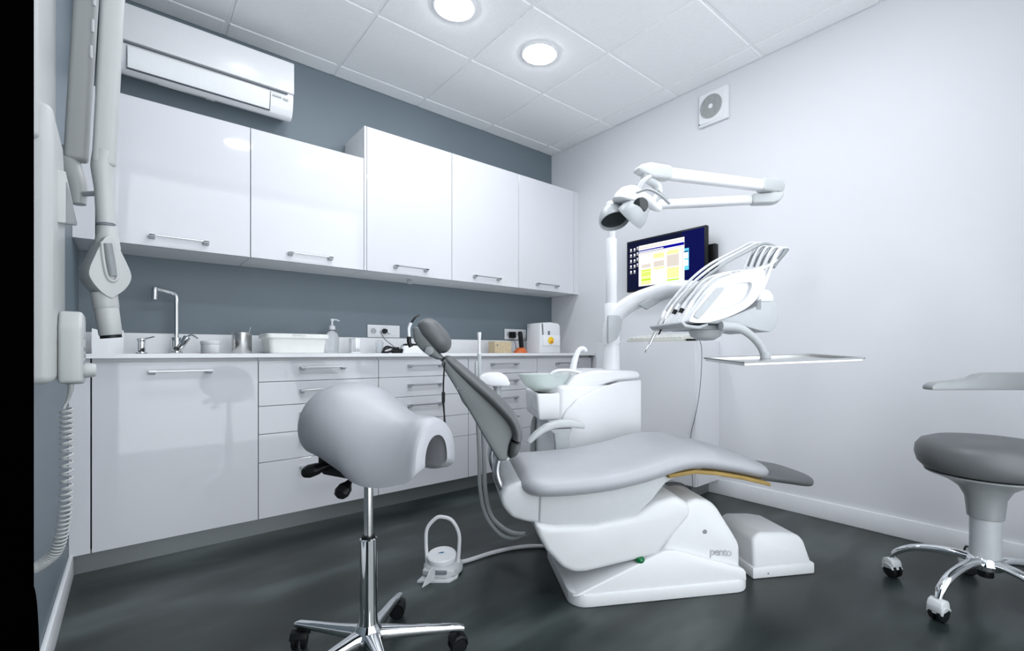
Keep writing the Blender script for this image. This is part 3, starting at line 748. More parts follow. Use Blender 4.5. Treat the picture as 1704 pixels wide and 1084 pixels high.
# far armrest
ar = MB()
ar.prism([(-0.475, 0.520), (-0.435, 0.566), (-0.385, 0.600), (-0.33, 0.617), (-0.27, 0.619), (-0.20, 0.602), (-0.196, 0.575), (-0.27, 0.585), (-0.34, 0.582), (-0.39, 0.565), (-0.43, 0.538), (-0.462, 0.510)], 0.245, 0.30, 'xz', 0.008, 3)
arm = ar.build('armrest', M_FRAME, CH)
MB().prism([(-0.375, 0.578), (-0.345, 0.555), (-0.338, 0.50), (-0.338, 0.42), (-0.270, 0.42), (-0.272, 0.50), (-0.272, 0.55), (-0.255, 0.580)], 0.258, 0.288, 'xz', 0.006, 2).build('armrest_post', M_LGREY, arm)

fb = thing('transformer_box', 'white moulded box on the floor at the foot end of the dental chair', 'equipment box', (1.6828, 1.2410, 0), R(-30.4786))
bx = MB()
bx.prism([(0.405, 0.0), (0.697, 0.0), (0.697, 0.048), (0.405, 0.048)], -0.162, 0.14, 'xz', 0.008, 2)
bx.prism([(0.413, 0.04), (0.690, 0.04), (0.676, 0.085), (0.662, 0.135), (0.638, 0.160), (0.56, 0.176), (0.45, 0.183), (0.418, 0.16)], -0.155, 0.132, 'xz', 0.016, 3, taper=tap(0.9, 0.05))
bx.build('cover', M_BASE, fb)
MB().cyl((0.475, -0.1615, 0.02), (0.475, -0.1635, 0.02), 0.0035, seg=10).build('screw', M_INK, fb)

# bib chain hanging over the headrest
bbp = thing('bib_chain', 'thin black bib chain with a white clip hanging over the headrest', 'bib chain', (1.6828, 1.2410, 0), R(-30.4786))
MB().tube([(-0.945, -0.10, 1.082), (-0.958, -0.115, 1.070), (-0.972, -0.12, 1.048)], 0.006, 8, flat=0.5).build('strap', M_BLACK, bbp)
MB().tube([(-0.978, -0.12, 1.00), (-0.978, -0.12, 0.98), (-0.971, -0.12, 0.962)], 0.008, 8).build('strap_end', M_BLACK, bbp)
MB().tube([(-0.971, -0.12, 1.052), (-0.979, -0.12, 1.03), (-0.978, -0.12, 1.0)], 0.010, 10, flat=0.6).build('clip', M_PLAST, bbp)
lc2 = MB().tube([(-0.848, -0.135, 0.905), (-0.852, -0.138, 0.84), (-0.853, -0.138, 0.79)], 0.003, 8)
lc2.box(-0.859, -0.847, -0.141, -0.135, 0.755, 0.795, 0.002, 1)
lc2.tube([(-0.853, -0.138, 0.755), (-0.850, -0.138, 0.715), (-0.848, -0.138, 0.68)], [0.004, 0.003, 0.004], 8)
lc2.build('chain', M_BLACK, bbp)

# ------------------------------------------------------------------ cuspidor unit
CU = thing('cuspidor_unit', 'white cuspidor cabinet on the far side of the dental chair', 'cuspidor unit', (1.6828, 1.2410, 0), R(-30.4786))
plan = [(-0.285, 0.385), (0.135, 0.385), (0.135, 0.80), (-0.24, 0.80), (-0.37, 0.62), (-0.375, 0.50)]
cuB = MB()
cuB.prism(plan, 0.0, 0.775, 'xy', 0.02, 3)
cuB.build('cabinet', M_PLAST, CU)
# upper deck rising in a curve towards the right
dk = MB()
dk.prism([(-0.395, 0.60), (-0.285, 0.60), (-0.262, 0.655), (-0.20, 0.715), (-0.10, 0.765), (0.02, 0.797), (0.140, 0.806), (0.140, 0.836), (0.11, 0.845), (-0.06, 0.850), (-0.12, 0.846), (-0.20, 0.822), (-0.24, 0.785), (-0.30, 0.735), (-0.405, 0.735)],
         0.392, 0.78, 'xz', 0.012, 3)
dk.build('deck', M_PLAST, CU)
sp_ = MB()
sp_.prism([(-0.285, 0.30), (-0.285, 0.60), (-0.262, 0.648), (-0.20, 0.708), (-0.10, 0.758), (0.02, 0.790), (0.139, 0.799), (0.139, 0.30)], 0.368, 0.392, 'xz', 0.008, 3)
sp_.build('side_panel', M_PLAST, CU)
cs = MB()
cs.prism([(-0.402, 0.735), (-0.30, 0.735), (-0.286, 0.70), (-0.286, 0.575), (-0.345, 0.590), (-0.385, 0.632), (-0.402, 0.640)], 0.40, 0.62, 'xz', 0.014, 3)
cs.build('bowl_support', M_PLAST, CU)
bw = MB()
bw.lathe([(0.03, 0.738), (0.060, 0.742), (0.098, 0.765), (0.122, 0.795), (0.135, 0.822), (0.138, 0.828), (0.133, 0.829), (0.117, 0.797), (0.093, 0.769), (0.057, 0.747), (0.0, 0.744)], 48, (-0.345, 0.50, 0), cap=False)
bw.build('glass_bowl', M_BOWL, CU)
MB().tube([(-0.196, 0.50, 0.80), (-0.190, 0.50, 0.86), (-0.178, 0.50, 0.91), (-0.162, 0.50, 0.948), (-0.145, 0.498, 0.962), (-0.128, 0.495, 0.958), (-0.122, 0.493, 0.945)], [0.022, 0.018, 0.015, 0.0125, 0.011, 0.010], 14).build('cup_filler', M_PLAST, CU)
MB().tube([(-0.16, 0.46, 0.835), (-0.22, 0.46, 0.848), (-0.285, 0.465, 0.846), (-0.318, 0.47, 0.828)], 0.008, 10).build('rinse_spout', M_PLAST, CU)
for (x_, y_, r_) in ((-0.405, 0.60, 0.014), (-0.380, 0.66, 0.012)):
    MB().tube([(x_ + 0.05, y_, 0.62), (x_ + 0.02, y_, 0.56), (x_ + 0.015, y_, 0.45), (x_ + 0.02, y_, 0.30), (x_ + 0.06, y_, 0.10)], r_, 10).build('suction_hose', M_HOSE, CU)
# lamp column with the collar of the swinging arm
MB().cyl((0.012, 0.47, 0.80), (0.012, 0.47, 1.20), 0.044, 0.040, 28, 0.004).cyl((0.012, 0.47, 1.19), (0.012, 0.47, 1.545), 0.029, seg=24, bev=0.002).cyl((0.012, 0.47, 1.54), (0.012, 0.47, 1.69), 0.021, seg=24, bev=0.002).build('column', M_PLAST, CU)
MB().prism([(-0.028, 0.985), (-0.028, 1.135), (0.035, 1.135), (0.048, 1.11), (0.045, 1.06), (0.02, 1.01)], 0.405, 0.425, 'xz', 0.004, 2).build('arm_collar', M_LGREY, CU)

# assistant's arm
AA = thing('assistant_arm', 'white assistant instrument arm behind the backrest with a syringe in it', 'instrument arm', (1.6828, 1.2410, 0), R(-30.4786))
MB().prism([(-0.700, 0.800), (-0.690, 0.828), (-0.645, 0.842), (-0.585, 0.842), (-0.555, 0.822), (-0.538, 0.788), (-0.545, 0.772), (-0.620, 0.775), (-0.690, 0.785)], 0.385, 0.50, 'xz', 0.010, 3).build('holder', M_PLAST, AA)
MB().cyl((-0.596, 0.45, 0.39), (-0.596, 0.45, 0.775), 0.019, seg=20, bev=0.002).cyl((-0.596, 0.45, 0.765), (-0.596, 0.45, 0.775), 0.024, seg=20).build('post', M_LGREY, AA)
MB().tube([(-0.596, 0.45, 0.40), (-0.56, 0.45, 0.392), (-0.42, 0.43, 0.392), (-0.30, 0.40, 0.392)], 0.016, 14).build('swing_bar', M_PLAST, AA)
sy = MB().tube([(-0.690, 0.40, 0.93), (-0.690, 0.40, 0.98), (-0.690, 0.402, 1.04)], [0.007, 0.006, 0.010], 10)
sy.build('suction_tip', M_PLAST, AA)
MB().cyl((-0.690, 0.40, 0.80), (-0.690, 0.40, 0.935), 0.012, 0.010, 16, 0.002).cyl((-0.706, 0.385, 0.80), (-0.705, 0.385, 0.90), 0.008, seg=12, bev=0.001).build('handpiece', M_LGREY, AA)
for q_, (dx, r_) in enumerate(((0.0, 0.0095), (0.024, 0.011))):
    MB().tube([(-0.700 + dx, 0.42, 0.785), (-0.700 + dx, 0.42, 0.66), (-0.690 + dx, 0.42, 0.45), (-0.685 + dx, 0.41, 0.27), (-0.66 + dx, 0.38, 0.15), (-0.60 + dx * .8, 0.33, 0.075 + dx), (-0.54 + dx * .3, 0.27, 0.068 + dx), (-0.485, 0.235, 0.098)], r_, 12).build('hose', M_HOSE, AA)

# ------------------------------------------------------------------ delivery unit on its swinging arm (same local frame as the chair)
DU = thing('delivery_unit', 'white dentist delivery unit with five hoses hanging in an arc over the dental chair', 'delivery unit', (1.6828, 1.2410, 0), R(-30.4786))
MB().tube([(0.012, 0.47, 0.99), (0.006, 0.465, 1.05), (0.022, 0.455, 1.125), (0.075, 0.44, 1.180), (0.165, 0.41, 1.228), (0.285, 0.33, 1.262), (0.36, 0.20, 1.245), (0.36, 0.08, 1.17), (0.33, -0.02, 1.07), (0.33, -0.04, 1.04)],
          [0.047, 0.046, 0.045, 0.045, 0.045, 0.044, 0.042, 0.04, 0.038, 0.036], 24, 8).build('arch_arm', M_PLAST, DU)
MB().prism([(0.115, 1.185), (0.20, 1.225), (0.31, 1.262), (0.33, 1.25), (0.24, 1.205), (0.16, 1.160)], 0.352, 0.366, 'xz', 0.003, 1).build('arm_recess', M_LGREY, DU)
leaf = [(0.112, 1.062), (0.185, 1.062), (0.29, 1.092), (0.375, 1.138), (0.422, 1.20), (0.436, 1.258), (0.412, 1.280), (0.303, 1.262), (0.211, 1.210), (0.150, 1.140), (0.106, 1.078)]
cp_ = MB()
cp_.prism(leaf, -0.175, 0.11, 'xz', 0.004, 2, smooth=5)
cp = cp_.build('control_panel', M_PLAST, DU)
hd = MB()
n_ = len(leaf)
cxl, czl = 0.285, 1.165
inner = [(cxl + (x - cxl) * 0.62 + 0.0, czl + (z - czl) * 0.55) for x, z in leaf]
def ringband(outer, inn, y0, y1):
    rr = []
    for k in range(len(outer)):
        (ox, oz), (ix, iz) = outer[k], inn[k]
        rr.append([(ox, y0, oz), (ix, y0 + 0.004, iz), (ix, y1, iz), (ox, y1, oz)])
    rr.append(rr[0])
    return rr
bmx = MB()
def csm(P_, n=5):
    out = []
    m = len(P_)
    for i in range(m):
        a_, b_, c_, d_ = [Vector((p[0], p[1], 0)) for p in (P_[i - 1], P_[i], P_[(i + 1) % m], P_[(i + 2) % m])]
        for k in range(n):
            t = k / n
            v = 0.5 * ((2 * b_) + (c_ - a_) * t + (2 * a_ - 5 * b_ + 4 * c_ - d_) * t * t + (3 * b_ - a_ - 3 * c_ + d_) * t ** 3)
            out.append((v.x, v.y))
    return out
bmx.rings(ringband(csm(leaf), csm(inner), -0.197, -0.175), cap=False)
bmx.build('side_rim', M_PLAST, cp, True, 60)
MB().prism([(0.118, 1.082), (0.128, 1.102), (0.220, 1.200), (0.252, 1.204), (0.248, 1.190), (0.165, 1.098), (0.140, 1.074)], -0.2005, -0.196, 'xz', 0.002, 1).build('grip_strip', M_LGREY, cp)
MB().prism([(0.30, 1.262), (0.412, 1.2805), (0.412, 1.291), (0.30, 1.274)], -0.15, 0.09, 'xz', 0.002, 1).build('key_strip', M_TRIM, cp)
kp = MB()
for k in range(4):
    kp.prism([(0.315 + 0.025 * k, 1.2755 + 0.003 * k), (0.333 + 0.025 * k, 1.278 + 0.003 * k), (0.333 + 0.025 * k, 1.2725 + 0.003 * k), (0.315 + 0.025 * k, 1.2695 + 0.003 * k)], -0.1525, -0.149, 'xz')
kp.build('keys', M_LGREY, cp, False)
ub = MB()
ub.prism([(0.170, 1.060), (0.29, 1.088), (0.40, 1.128), (0.415, 1.150), (0.497, 1.150), (0.504, 1.085), (0.493, 1.045), (0.466, 1.025), (0.415, 1.032), (0.33, 1.053), (0.21, 1.058)], -0.185, 0.10, 'xz', 0.014, 3)
ub.build('body', M_LGREY, DU)
MB().prism([(0.405, 1.118), (0.405, 1.142), (0.424, 1.160), (0.424, 1.118)], -0.1875, -0.184, 'xz').build('notch', M_MGREY, DU)
MB().prism([(0.415, 1.148), (0.424, 1.185), (0.445, 1.205), (0.475, 1.203), (0.497, 1.180), (0.498, 1.148)], -0.175, 0.09, 'xz', 0.014, 3).build('hose_housing', M_WHOSE, DU)
MB().prism([(0.146, 1.052), (0.345, 1.058), (0.345, 1.036), (0.146, 1.034)], -0.16, 0.05, 'xz', 0.004, 2).build('mount_block', M_MGREY, DU)
MB().lathe([(0.0, -0.045), (0.035, -0.042), (0.062, -0.025), (0.072, 0.0), (0.072, 0.012)], 28, (0.25, -0.06, 1.036)).build('pivot_dome', M_FRAME, DU)
MB().tube([(0.235, -0.20, 1.047), (0.305, -0.205, 1.042), (0.362, -0.21, 1.010), (0.402, -0.215, 0.965), (0.420, -0.22, 0.916)], [0.024, 0.022, 0.019, 0.018, 0.018], 16, 8, flat=0.8).cyl((0.420, -0.22, 0.912), (0.420, -0.22, 0.945), 0.020, seg=18, bev=0.002).build('tray_arm', M_LGREY, DU)
# instrument holder and the instruments, a row running away from the camera
MB().prism([(0.080, 1.066), (0.100, 1.054), (0.150, 1.048), (0.19, 1.060), (0.19, 1.050), (0.150, 1.036), (0.090, 1.042), (0.074, 1.058)], -0.185, 0.125, 'xz', 0.003, 2).build('instrument_holder', M_LGREY, DU)
for k in range(5):
    s = -0.145 + 0.06 * k
    up_ = 0.016 * k
    dz = 0.006 * k
    wh = MB()
    wh.tube([(0.452 + 0.008 * k, s, 1.190), (0.478 + 0.008 * k, s, 1.25), (0.507 + 0.01 * k, s, 1.32 + up_ * .6), (0.540 + 0.012 * k, s, 1.377 + up_), (0.575 + 0.012 * k, s, 1.384 + up_)], [0.013, 0.011, 0.010, 0.009, 0.008], 10, flat=0.7)
    wh.build('whip_arm', M_WHOSE, DU)
    MB().tube([(0.575 + 0.012 * k, s, 1.380 + up_), (0.552 + 0.012 * k, s, 1.352 + up_), (0.527 + 0.012 * k, s, 1.322 + up_), (0.512 + 0.012 * k, s, 1.300 + up_ * .8)], [0.011, 0.010, 0.008, 0.007], 10).build('whip_clip', M_MGREY, DU)
    if k < 2:
        ph = [(0.540 + 0.01 * k, s, 1.338), (0.485, s, 1.305), (0.43, s, 1.285 + dz), (0.345, s, 1.277 + dz), (0.235, s, 1.243 + dz), (0.162, s, 1.168), (0.124, s, 1.112)]
    else:
        ph = [(0.590 + 0.012 * k, s, 1.386 + up_), (0.53 + 0.012 * k, s, 1.397 + up_), (0.455 + 0.012 * k, s, 1.362 + up_), (0.36, s, 1.312 + 0.010 * k), (0.255, s, 1.246 + dz), (0.165, s, 1.172), (0.124, s, 1.112)]
    MB().tube(ph, 0.0062, 10).build('hose', M_WHOSE if k != 2 else M_HOSE, DU)
    if k < 4:
        hp_ = MB().cyl((0.128, s, 1.118), (0.092, s, 1.048), 0.0105, 0.009, 16, 0.002)
        hp_.cyl((0.146, s, 1.150), (0.128, s, 1.118), 0.0075, 0.0105, 16)
        h_ = hp_.build('handpiece', M_PLAST if k < 3 else M_STEEL, DU)
        if k in (1, 2): MB().cyl((0.131, s, 1.124), (0.121, s, 1.105), 0.0112, seg=16).build('grip_band', M_BLACK, h_)
        if k == 3: MB().tube([(0.092, s, 1.048), (0.084, s, 1.030), (0.078, s, 1.022)], 0.004, 8).build('bur', M_BLACK, h_)
    else:
        hp_ = MB().cyl((0.140, s, 1.130), (0.100, s, 1.052), 0.010, 0.009, 16, 0.002).cyl((0.100, s, 1.052), (0.060, s, 0.975), 0.009, 0.006, 16)
        h_ = hp_.build('handpiece', M_STEEL, DU)
        MB().tube([(0.061, s, 0.977), (0.046, s, 0.955), (0.041, s, 0.940)], [0.004, 0.003, 0.0015], 8).build('tip', M_CHROME, h_)
# the tray carried by the arm
TR = thing('instrument_tray', 'rectangular pale metal tray carried by the curved arm over the foot of the chair', 'tray', (1.6828, 1.2410, 0), R(-30.4786))
def tilt(bmv):
    for v in bmv.bm.verts: v.co.z += 0.896 + 0.030 * (v.co.x - 0.16) + 0.050 * (v.co.y + 0.465)
t_ = MB()
t_.box(0.160, 0.632, -0.465, -0.215, 0.0, 0.004, 0.0015, 1)
for (a0, a1, s0, s1) in ((0.160, 0.632, -0.465, -0.461), (0.160, 0.632, -0.219, -0.215), (0.160, 0.164, -0.465, -0.215), (0.628, 0.632, -0.465, -0.215)):
    t_.box(a0, a1, s0, s1, 0.0, 0.0125, 0.001, 1)
tilt(t_)
t_.build('tray_pan', M_STEEL, TR, True, 30)
tr2 = MB()
tr2.box(0.155, 0.637, -0.470, -0.464, 0.008, 0.014, 0.001, 1).box(0.155, 0.637, -0.216, -0.210, 0.008, 0.014, 0.001, 1).box(0.155, 0.161, -0.47, -0.21, 0.008, 0.014, 0.001, 1).box(0.631, 0.637, -0.47, -0.21, 0.008, 0.014, 0.001, 1)
tilt(tr2)
tr2.build('rim', M_TRAYRIM, TR, True, 30)

# ------------------------------------------------------------------ operating lamp
OL = thing('operating_lamp', 'white two-armed operating lamp with dark reflectors folded over the monitor', 'operating lamp', (1.930, 1.637, 1.69))
ox, oy, oz = 1.930, 1.637, 1.69
def wl(x, y, z): return (x - ox, y - oy, z - oz)
el = Vector(wl(2.421, 1.017, 1.708))
def beam(p0, p1, w, h, n, m, parent, bev=0.008):
    p0, p1 = Vector(p0), Vector(p1)
    d = p1 - p0
    q_ = d.to_track_quat('X', 'Z')
    mt = Matrix.Translation(p0) @ q_.to_matrix().to_4x4()
    return MB().box(0, d.length, -w / 2, w / 2, -h / 2, h / 2, bev, 3, mtx=mt).build(n, m, parent)
beam((0, 0, 0.022), el, 0.048, 0.044, 'lower_arm', M_PLAST, OL, 0.012)
MB().cyl((0, 0, -0.002), (0, 0, 0.05), 0.030, seg=24, bev=0.006).build('column_collar', M_PLAST, OL)
dirl = (el - Vector((0, 0, 0.02))).normalized()
MB().prism([(-0.10, -0.024), (0.0, -0.027), (0.030, -0.018), (0.046, 0.004), (0.046, 0.026), (-0.10, 0.024)], -0.030, 0.030, 'xz', 0.009, 3,
           mtx=Matrix.Translation(el) @ dirl.to_track_quat('X', 'Z').to_matrix().to_4x4()).build('elbow_cap', M_FRAME, OL)
MB().cyl(el + Vector((0, 0, 0.015)), el + Vector((0, 0, 0.05)), 0.022, seg=22).build('elbow_joint', M_LGREY, OL)
e2 = el + Vector((0.010, -0.004, 0.060)); end = Vector(wl(1.76, 1.272, 1.752))
beam(e2, end, 0.046, 0.052, 'upper_arm', M_PLAST, OL, 0.011)
du = (end - e2).normalized()
MB().prism([(-0.045, -0.018), (-0.028, -0.030), (0.09, -0.031), (0.09, 0.031), (-0.028, 0.032), (-0.05, 0.012)], -0.029, 0.029, 'xz', 0.010, 3,
           mtx=Matrix.Translation(e2) @ du.to_track_quat('X', 'Z').to_matrix().to_4x4()).build('elbow_cap', M_FRAME, OL)
MB().prism([(-0.10, -0.030), (0.0, -0.030), (0.055, -0.012), (0.075, -0.004), (0.06, 0.018), (0.01, 0.034), (-0.10, 0.030)], -0.030, 0.030, 'xz', 0.010, 3,
           mtx=Matrix.Translation(end) @ du.to_track_quat('X', 'Z').to_matrix().to_4x4()).build('head_end_cap', M_FRAME, OL)
# the lamp head in the camera-side frame: x right, y away, z up (turned with the arm)
ry = -0.7108
cR = Vector((math.cos(ry), math.sin(ry), 0)); cF = Vector((-math.sin(ry), math.cos(ry), 0))
hc = Vector(wl(1.666, 1.337, 1.589))
def lh(x, y, z): return hc + cR * x + cF * y + Vector((0, 0, z))
yk = MB().tube([lh(0.085, 0.0, 0.155), lh(0.090, 0.0, 0.130), lh(0.115, 0.02, 0.125), lh(0.148, 0.025, 0.105), lh(0.155, 0.02, 0.07), lh(0.135, 0.01, 0.035), lh(0.105, 0, 0.010)], [0.018, 0.019, 0.021, 0.023, 0.023, 0.020, 0.017], 16, flat=0.75)
yk.tube([lh(0.105, -0.02, 0.128), lh(0.075, -0.03, 0.105), lh(0.050, -0.03, 0.065)], [0.017, 0.020, 0.017], 14, flat=0.6)
yk.build('yoke', M_FRAME, OL)
MB().cyl(lh(0.142, -0.02, 0.068), lh(0.178, -0.04, 0.022), 0.004, seg=10).build('friction_screw', M_MGREY, OL)
capm = MB()
capm.lathe([(0.0, 0.070), (0.035, 0.064), (0.062, 0.042), (0.078, 0.012), (0.082, -0.015), (0.076, -0.020), (0.0, -0.018)], 32, lh(0.030, 0.0, 0.020), (cR * 0.30 + Vector((0, 0, 0.95))), sx=1.15, sy=0.95)
capm.tube([lh(0.03, -0.02, 0.045), lh(0.085, -0.035, 0.022), lh(0.125, -0.04, -0.012), lh(0.150, -0.04, -0.022)], [0.05, 0.040, 0.028, 0.018], 18, flat=0.6)
capm.build('head_housing', M_PLAST, OL)
MB().tube([lh(0.030, -0.10, 0.030), lh(0.075, -0.13, 0.034), lh(0.125, -0.13, 0.010), lh(0.168, -0.11, -0.018)], [0.006, 0.008, 0.009, 0.009], 12, flat=0.7).build('handle', M_LGREY, OL)
for px_, py_, pz_, rr_, Ld in ((-0.045, 0.040, -0.030, 0.070, cR * 0.12 + cF * -0.42 + Vector((0, 0, -0.80))), (0.032, -0.045, -0.040, 0.074, cR * -0.62 + cF * 0.42 + Vector((0, 0, -0.66)))):
    Ld = Ld.normalized()
    o_ = lh(px_, py_, pz_) - Ld * 0.045
    rf = MB().lathe([(0.012, -0.012), (0.035, -0.004), (0.056, 0.014), (rr_ - 0.003, 0.042), (rr_, 0.066), (rr_ - 0.002, 0.075), (rr_ - 0.006, 0.075), (rr_ - 0.008, 0.062), (rr_ - 0.016, 0.04), (0.02, 0.008)], 36, o_, Ld, sx=1.0, sy=0.9).build('reflector', M_LGREY, OL)
    MB().lathe([(rr_ - 0.010, 0.060), (rr_ - 0.025, 0.050), (0.0, 0.040)], 36, o_, Ld, sx=1.0, sy=0.9).build('dark_glass', M_DARKGLASS, rf)
MB().lathe([(0.031, 0), (0.032, 0.003), (0.026, 0.006), (0.0, 0.008)], 24, lh(0.048, -0.100, -0.022), (cF * -0.85 + cR * -0.1 + Vector((0, 0, -0.3)))).build('side_window', M_DARKGLASS, OL)

# ------------------------------------------------------------------ wall-mounted x-ray unit on the left wall
XR_ = thing('xray_unit', 'off-white wall-mounted dental x-ray unit with folded arms, left of the worktop', 'x-ray machine', (0, 0, 0))
MB().box(XL + 0.0005, -0.150, 1.45, 1.76, 1.40, 2.55, 0.012, 3).build('wall_plate', M_XRAY, XR_)
bdy = MB()
bdy.prism([(1.47, 0.872), (1.70, 0.872), (1.735, 0.90), (1.735, 1.36), (1.68, 1.465), (1.47, 1.49)], XL + 0.0005, -0.1305, 'yz', 0.018, 4)
bdy.build('control_box', M_XRAY, XR_)
MB().prism([(1.56, 1.368), (1.86, 1.310), (1.86, 1.300), (1.56, 1.245)], -0.185, -0.117, 'yz', 0.003, 2).build('arm_bracket', M_XRAY, XR_)
MB().prism([(1.564, 1.343), (1.845, 1.304), (1.845, 1.302), (1.564, 1.249)], -0.119, -0.1155, 'yz').build('gusset', M_MGREY, XR_)
pn = MB().prism([(1.545, 0.87), (1.650, 0.862), (1.660, 0.95), (1.650, 1.035), (1.565, 1.040), (1.545, 1.0)], -0.130, -0.088, 'yz', 0.008, 3).build('exposure_panel', M_XRAY, XR_)
MB().box(-0.1, -0.0868, 1.575, 1.63, 0.975, 1.02, 0.001, 1).build('display', M_LGREY, pn)
bt = MB()
for r_ in range(3):
    for q_ in range(2): bt.box(-0.09, -0.0866, 1.582 + 0.025 * q_, 1.60 + 0.025 * q_, 0.945 - 0.016 * r_, 0.955 - 0.016 * r_, 0.001, 1)
bt.build('buttons', M_MGREY, pn)
MB().cyl((-0.090, 1.60, 0.898), (-0.066, 1.60, 0.898), 0.019, 0.016, 22, 0.004).build('dial', M_XRAY, pn)
# local frame for the arms: x right of the view, y away, z up
ARM = Matrix.Rotation(-0.7108, 4, 'Z')
def A_(x, y, z): return tuple(ARM @ Vector((x, y, z)))
def bar(p0, p1, w, dpt, nm, m, bev=0.012):
    p0, p1 = Vector(A_(*p0)), Vector(A_(*p1))
    d_ = p1 - p0
    z_ = d_.normalized(); x_ = Vector((1, 0, 0)); x_ = (x_ - z_ * x_.dot(z_)).normalized(); y_ = z_.cross(x_)
    mt = Matrix.Translation(p0) @ Matrix((x_, y_, z_)).transposed().to_4x4()
    return MB().box(-w / 2, w / 2, -dpt / 2, dpt / 2, 0, d_.length, bev, 3, mtx=mt).build(nm, m, XR_)
bar((-1.321, 1.35, 1.490), (-1.262, 1.35, 2.46), 0.052, 0.045, 'folding_arm', M_XRAY)
bar((-1.214, 1.32, 1.462), (-1.160, 1.32, 2.46), 0.050, 0.044, 'folding_arm', M_XRAY)
sl_ = MB()
for z_ in (1.80, 1.875, 1.950):
    p_ = Vector(A_(-1.321 + (z_ - 1.49) / 0.97 * 0.059, 1.35, z_)) + Vector((0.018, -0.0225, 0))
    sl_.cyl(p_ + Vector((0, 0, -0.018)), p_ + Vector((0, 0, 0.018)), 0.0035, seg=8)
sl_.build('arm_slots', M_PAPER, XR_)
MB().tube([A_(-1.352, 1.35, 1.525), A_(-1.335, 1.345, 1.48), A_(-1.315, 1.345, 1.42), A_(-1.310, 1.345, 1.365)], [0.021, 0.026, 0.023, 0.017], 16).build('lower_joint', M_XRAY, XR_)
MB().cyl(A_(-1.31, 1.345, 1.393), A_(-1.21, 1.33, 1.393), 0.007, seg=12).build('joint_pin', M_LGREY, XR_)
MB().tube([A_(-1.212, 1.32, 1.505), A_(-1.217, 1.32, 1.46), A_(-1.214, 1.32, 1.40), A_(-1.208, 1.32, 1.302)], [0.025, 0.026, 0.021, 0.0205], 18).build('head_arm', M_XRAY, XR_)
MB().cyl(A_(-1.208, 1.32, 1.302), A_(-1.208, 1.32, 1.296), 0.020, seg=24).build('swivel_gap', M_INK, XR_)
MB().lathe([(0.020, 0.064), (0.022, 0.060), (0.022, 0.042), (0.025, 0.032), (0.029, 0.0), (0.016, -0.02)], 28, A_(-1.209, 1.325, 1.2335)).build('swivel_collar', M_XRAY, XR_)
# tube head: rounded spade with the slot on its face
hm = Matrix.Translation(Vector(A_(-1.204, 1.315, 1.165))) @ Matrix.Rotation(0.36, 4, 'Z') @ Matrix.Diagonal((0.70, 0.66, 1, 1))
sp = [(-0.018, 0.092), (0.010, 0.090), (0.040, 0.045), (0.062, 0.005), (0.063, -0.018), (0.045, -0.045), (0.012, -0.068), (-0.002, -0.072), (-0.030, -0.058), (-0.058, -0.030), (-0.066, -0.006), (-0.050, 0.035)]
hdm = MB(); hdm.prism(sp, -0.050, 0.055, 'xz', 0.014, 4, mtx=hm, smooth=4)
hdo = hdm.build('tube_head', M_XRAY, XR_, True, 60)
sm = MB(); p0 = hm @ Vector((-0.014, -0.0505, 0.075)); p1 = hm @ Vector((0.004, -0.0505, -0.012))
sm.tube([p0, p0.lerp(p1, 0.5), p1], [0.0095, 0.010, 0.0105], 14, 4, flat=1.0)
sm.build('yoke_slot', M_MGREY, hdo)
rm = MB()
rm.tube([hm @ Vector((x_, -0.0525, z_)) for x_, z_ in ((-0.030, 0.078), (-0.024, 0.03), (-0.013, -0.014), (0.004, -0.026), (0.018, -0.014), (0.013, 0.03), (0.003, 0.078))], 0.004, 8)
rm.build('slot_rim', M_XRAY, hdo)
c0 = hm @ Vector((-0.006, 0.0, -0.055)); c1 = hm @ Vector((0.014, -0.004, -0.1745))
MB().cyl(c0, c0.lerp(c1, 0.38), 0.0285, 0.028, 28, 0.003).build('cone_collar', M_XRAY, XR_)
MB().cyl(c0.lerp(c1, 0.36), c1, 0.0265, 0.0255, 28, 0.002).build('cone', M_XRAY, XR_)
MB().cyl(c1, c0.lerp(c1, 1.07), 0.0235, seg=28).build('cone_end', M_BLACK, XR_)
# coiled hand-switch cord
cc = [(-0.112, 1.605, 0.865), (-0.112, 1.605, 0.852), (-0.117, 1.612, 0.828), (-0.125, 1.612, 0.806)]
base = catmull([(-0.120, 1.62, 0.806), (-0.120, 1.62, 0.72), (-0.121, 1.62, 0.60), (-0.126, 1.622, 0.52), (-0.138, 1.63, 0.462), (-0.158, 1.645, 0.435), (-0.180, 1.65, 0.42)], 60)
hel = []
NT = 40
for i, p in enumerate(base):
    f_ = i / (len(base) - 1)
    d_ = (base[min(i + 1, len(base) - 1)] - base[max(i - 1, 0)]).normalized()
    u_ = Vector((0, 1, 0)); v_ = d_.cross(u_).normalized(); u_ = v_.cross(d_)
    a_ = 2 * PI * NT * f_
    hel.append(p + (u_ * math.cos(a_) + v_ * math.sin(a_)) * 0.0105)
# resample finely enough for the turns
fine = []
N_ = NT * 12
for k in range(N_ + 1):
    f_ = k / N_; x_ = f_ * (len(base) - 1); i = min(int(x_), len(base) - 2)
    p = base[i].lerp(base[i + 1], x_ - i)
    d_ = (base[i + 1] - base[i]).normalized()
    u_ = Vector((0, 1, 0)); v_ = d_.cross(u_).normalized(); u_ = v_.cross(d_)
    a_ = 2 * PI * NT * f_
    fine.append(p + (u_ * math.cos(a_) + v_ * math.sin(a_)) * 0.0105)
cm = MB().tube(cc, [0.006, 0.0055, 0.0032, 0.003], 8)
cm.tube(fine, 0.0026, 6, 0)
cm.build('coiled_cord', M_XRAY, XR_)
MB().box(XL + 0.0005, -0.186, 1.60, 1.66, 0.40, 0.44, 0.003, 2).build('hand_switch_hook', M_XRAY, XR_)

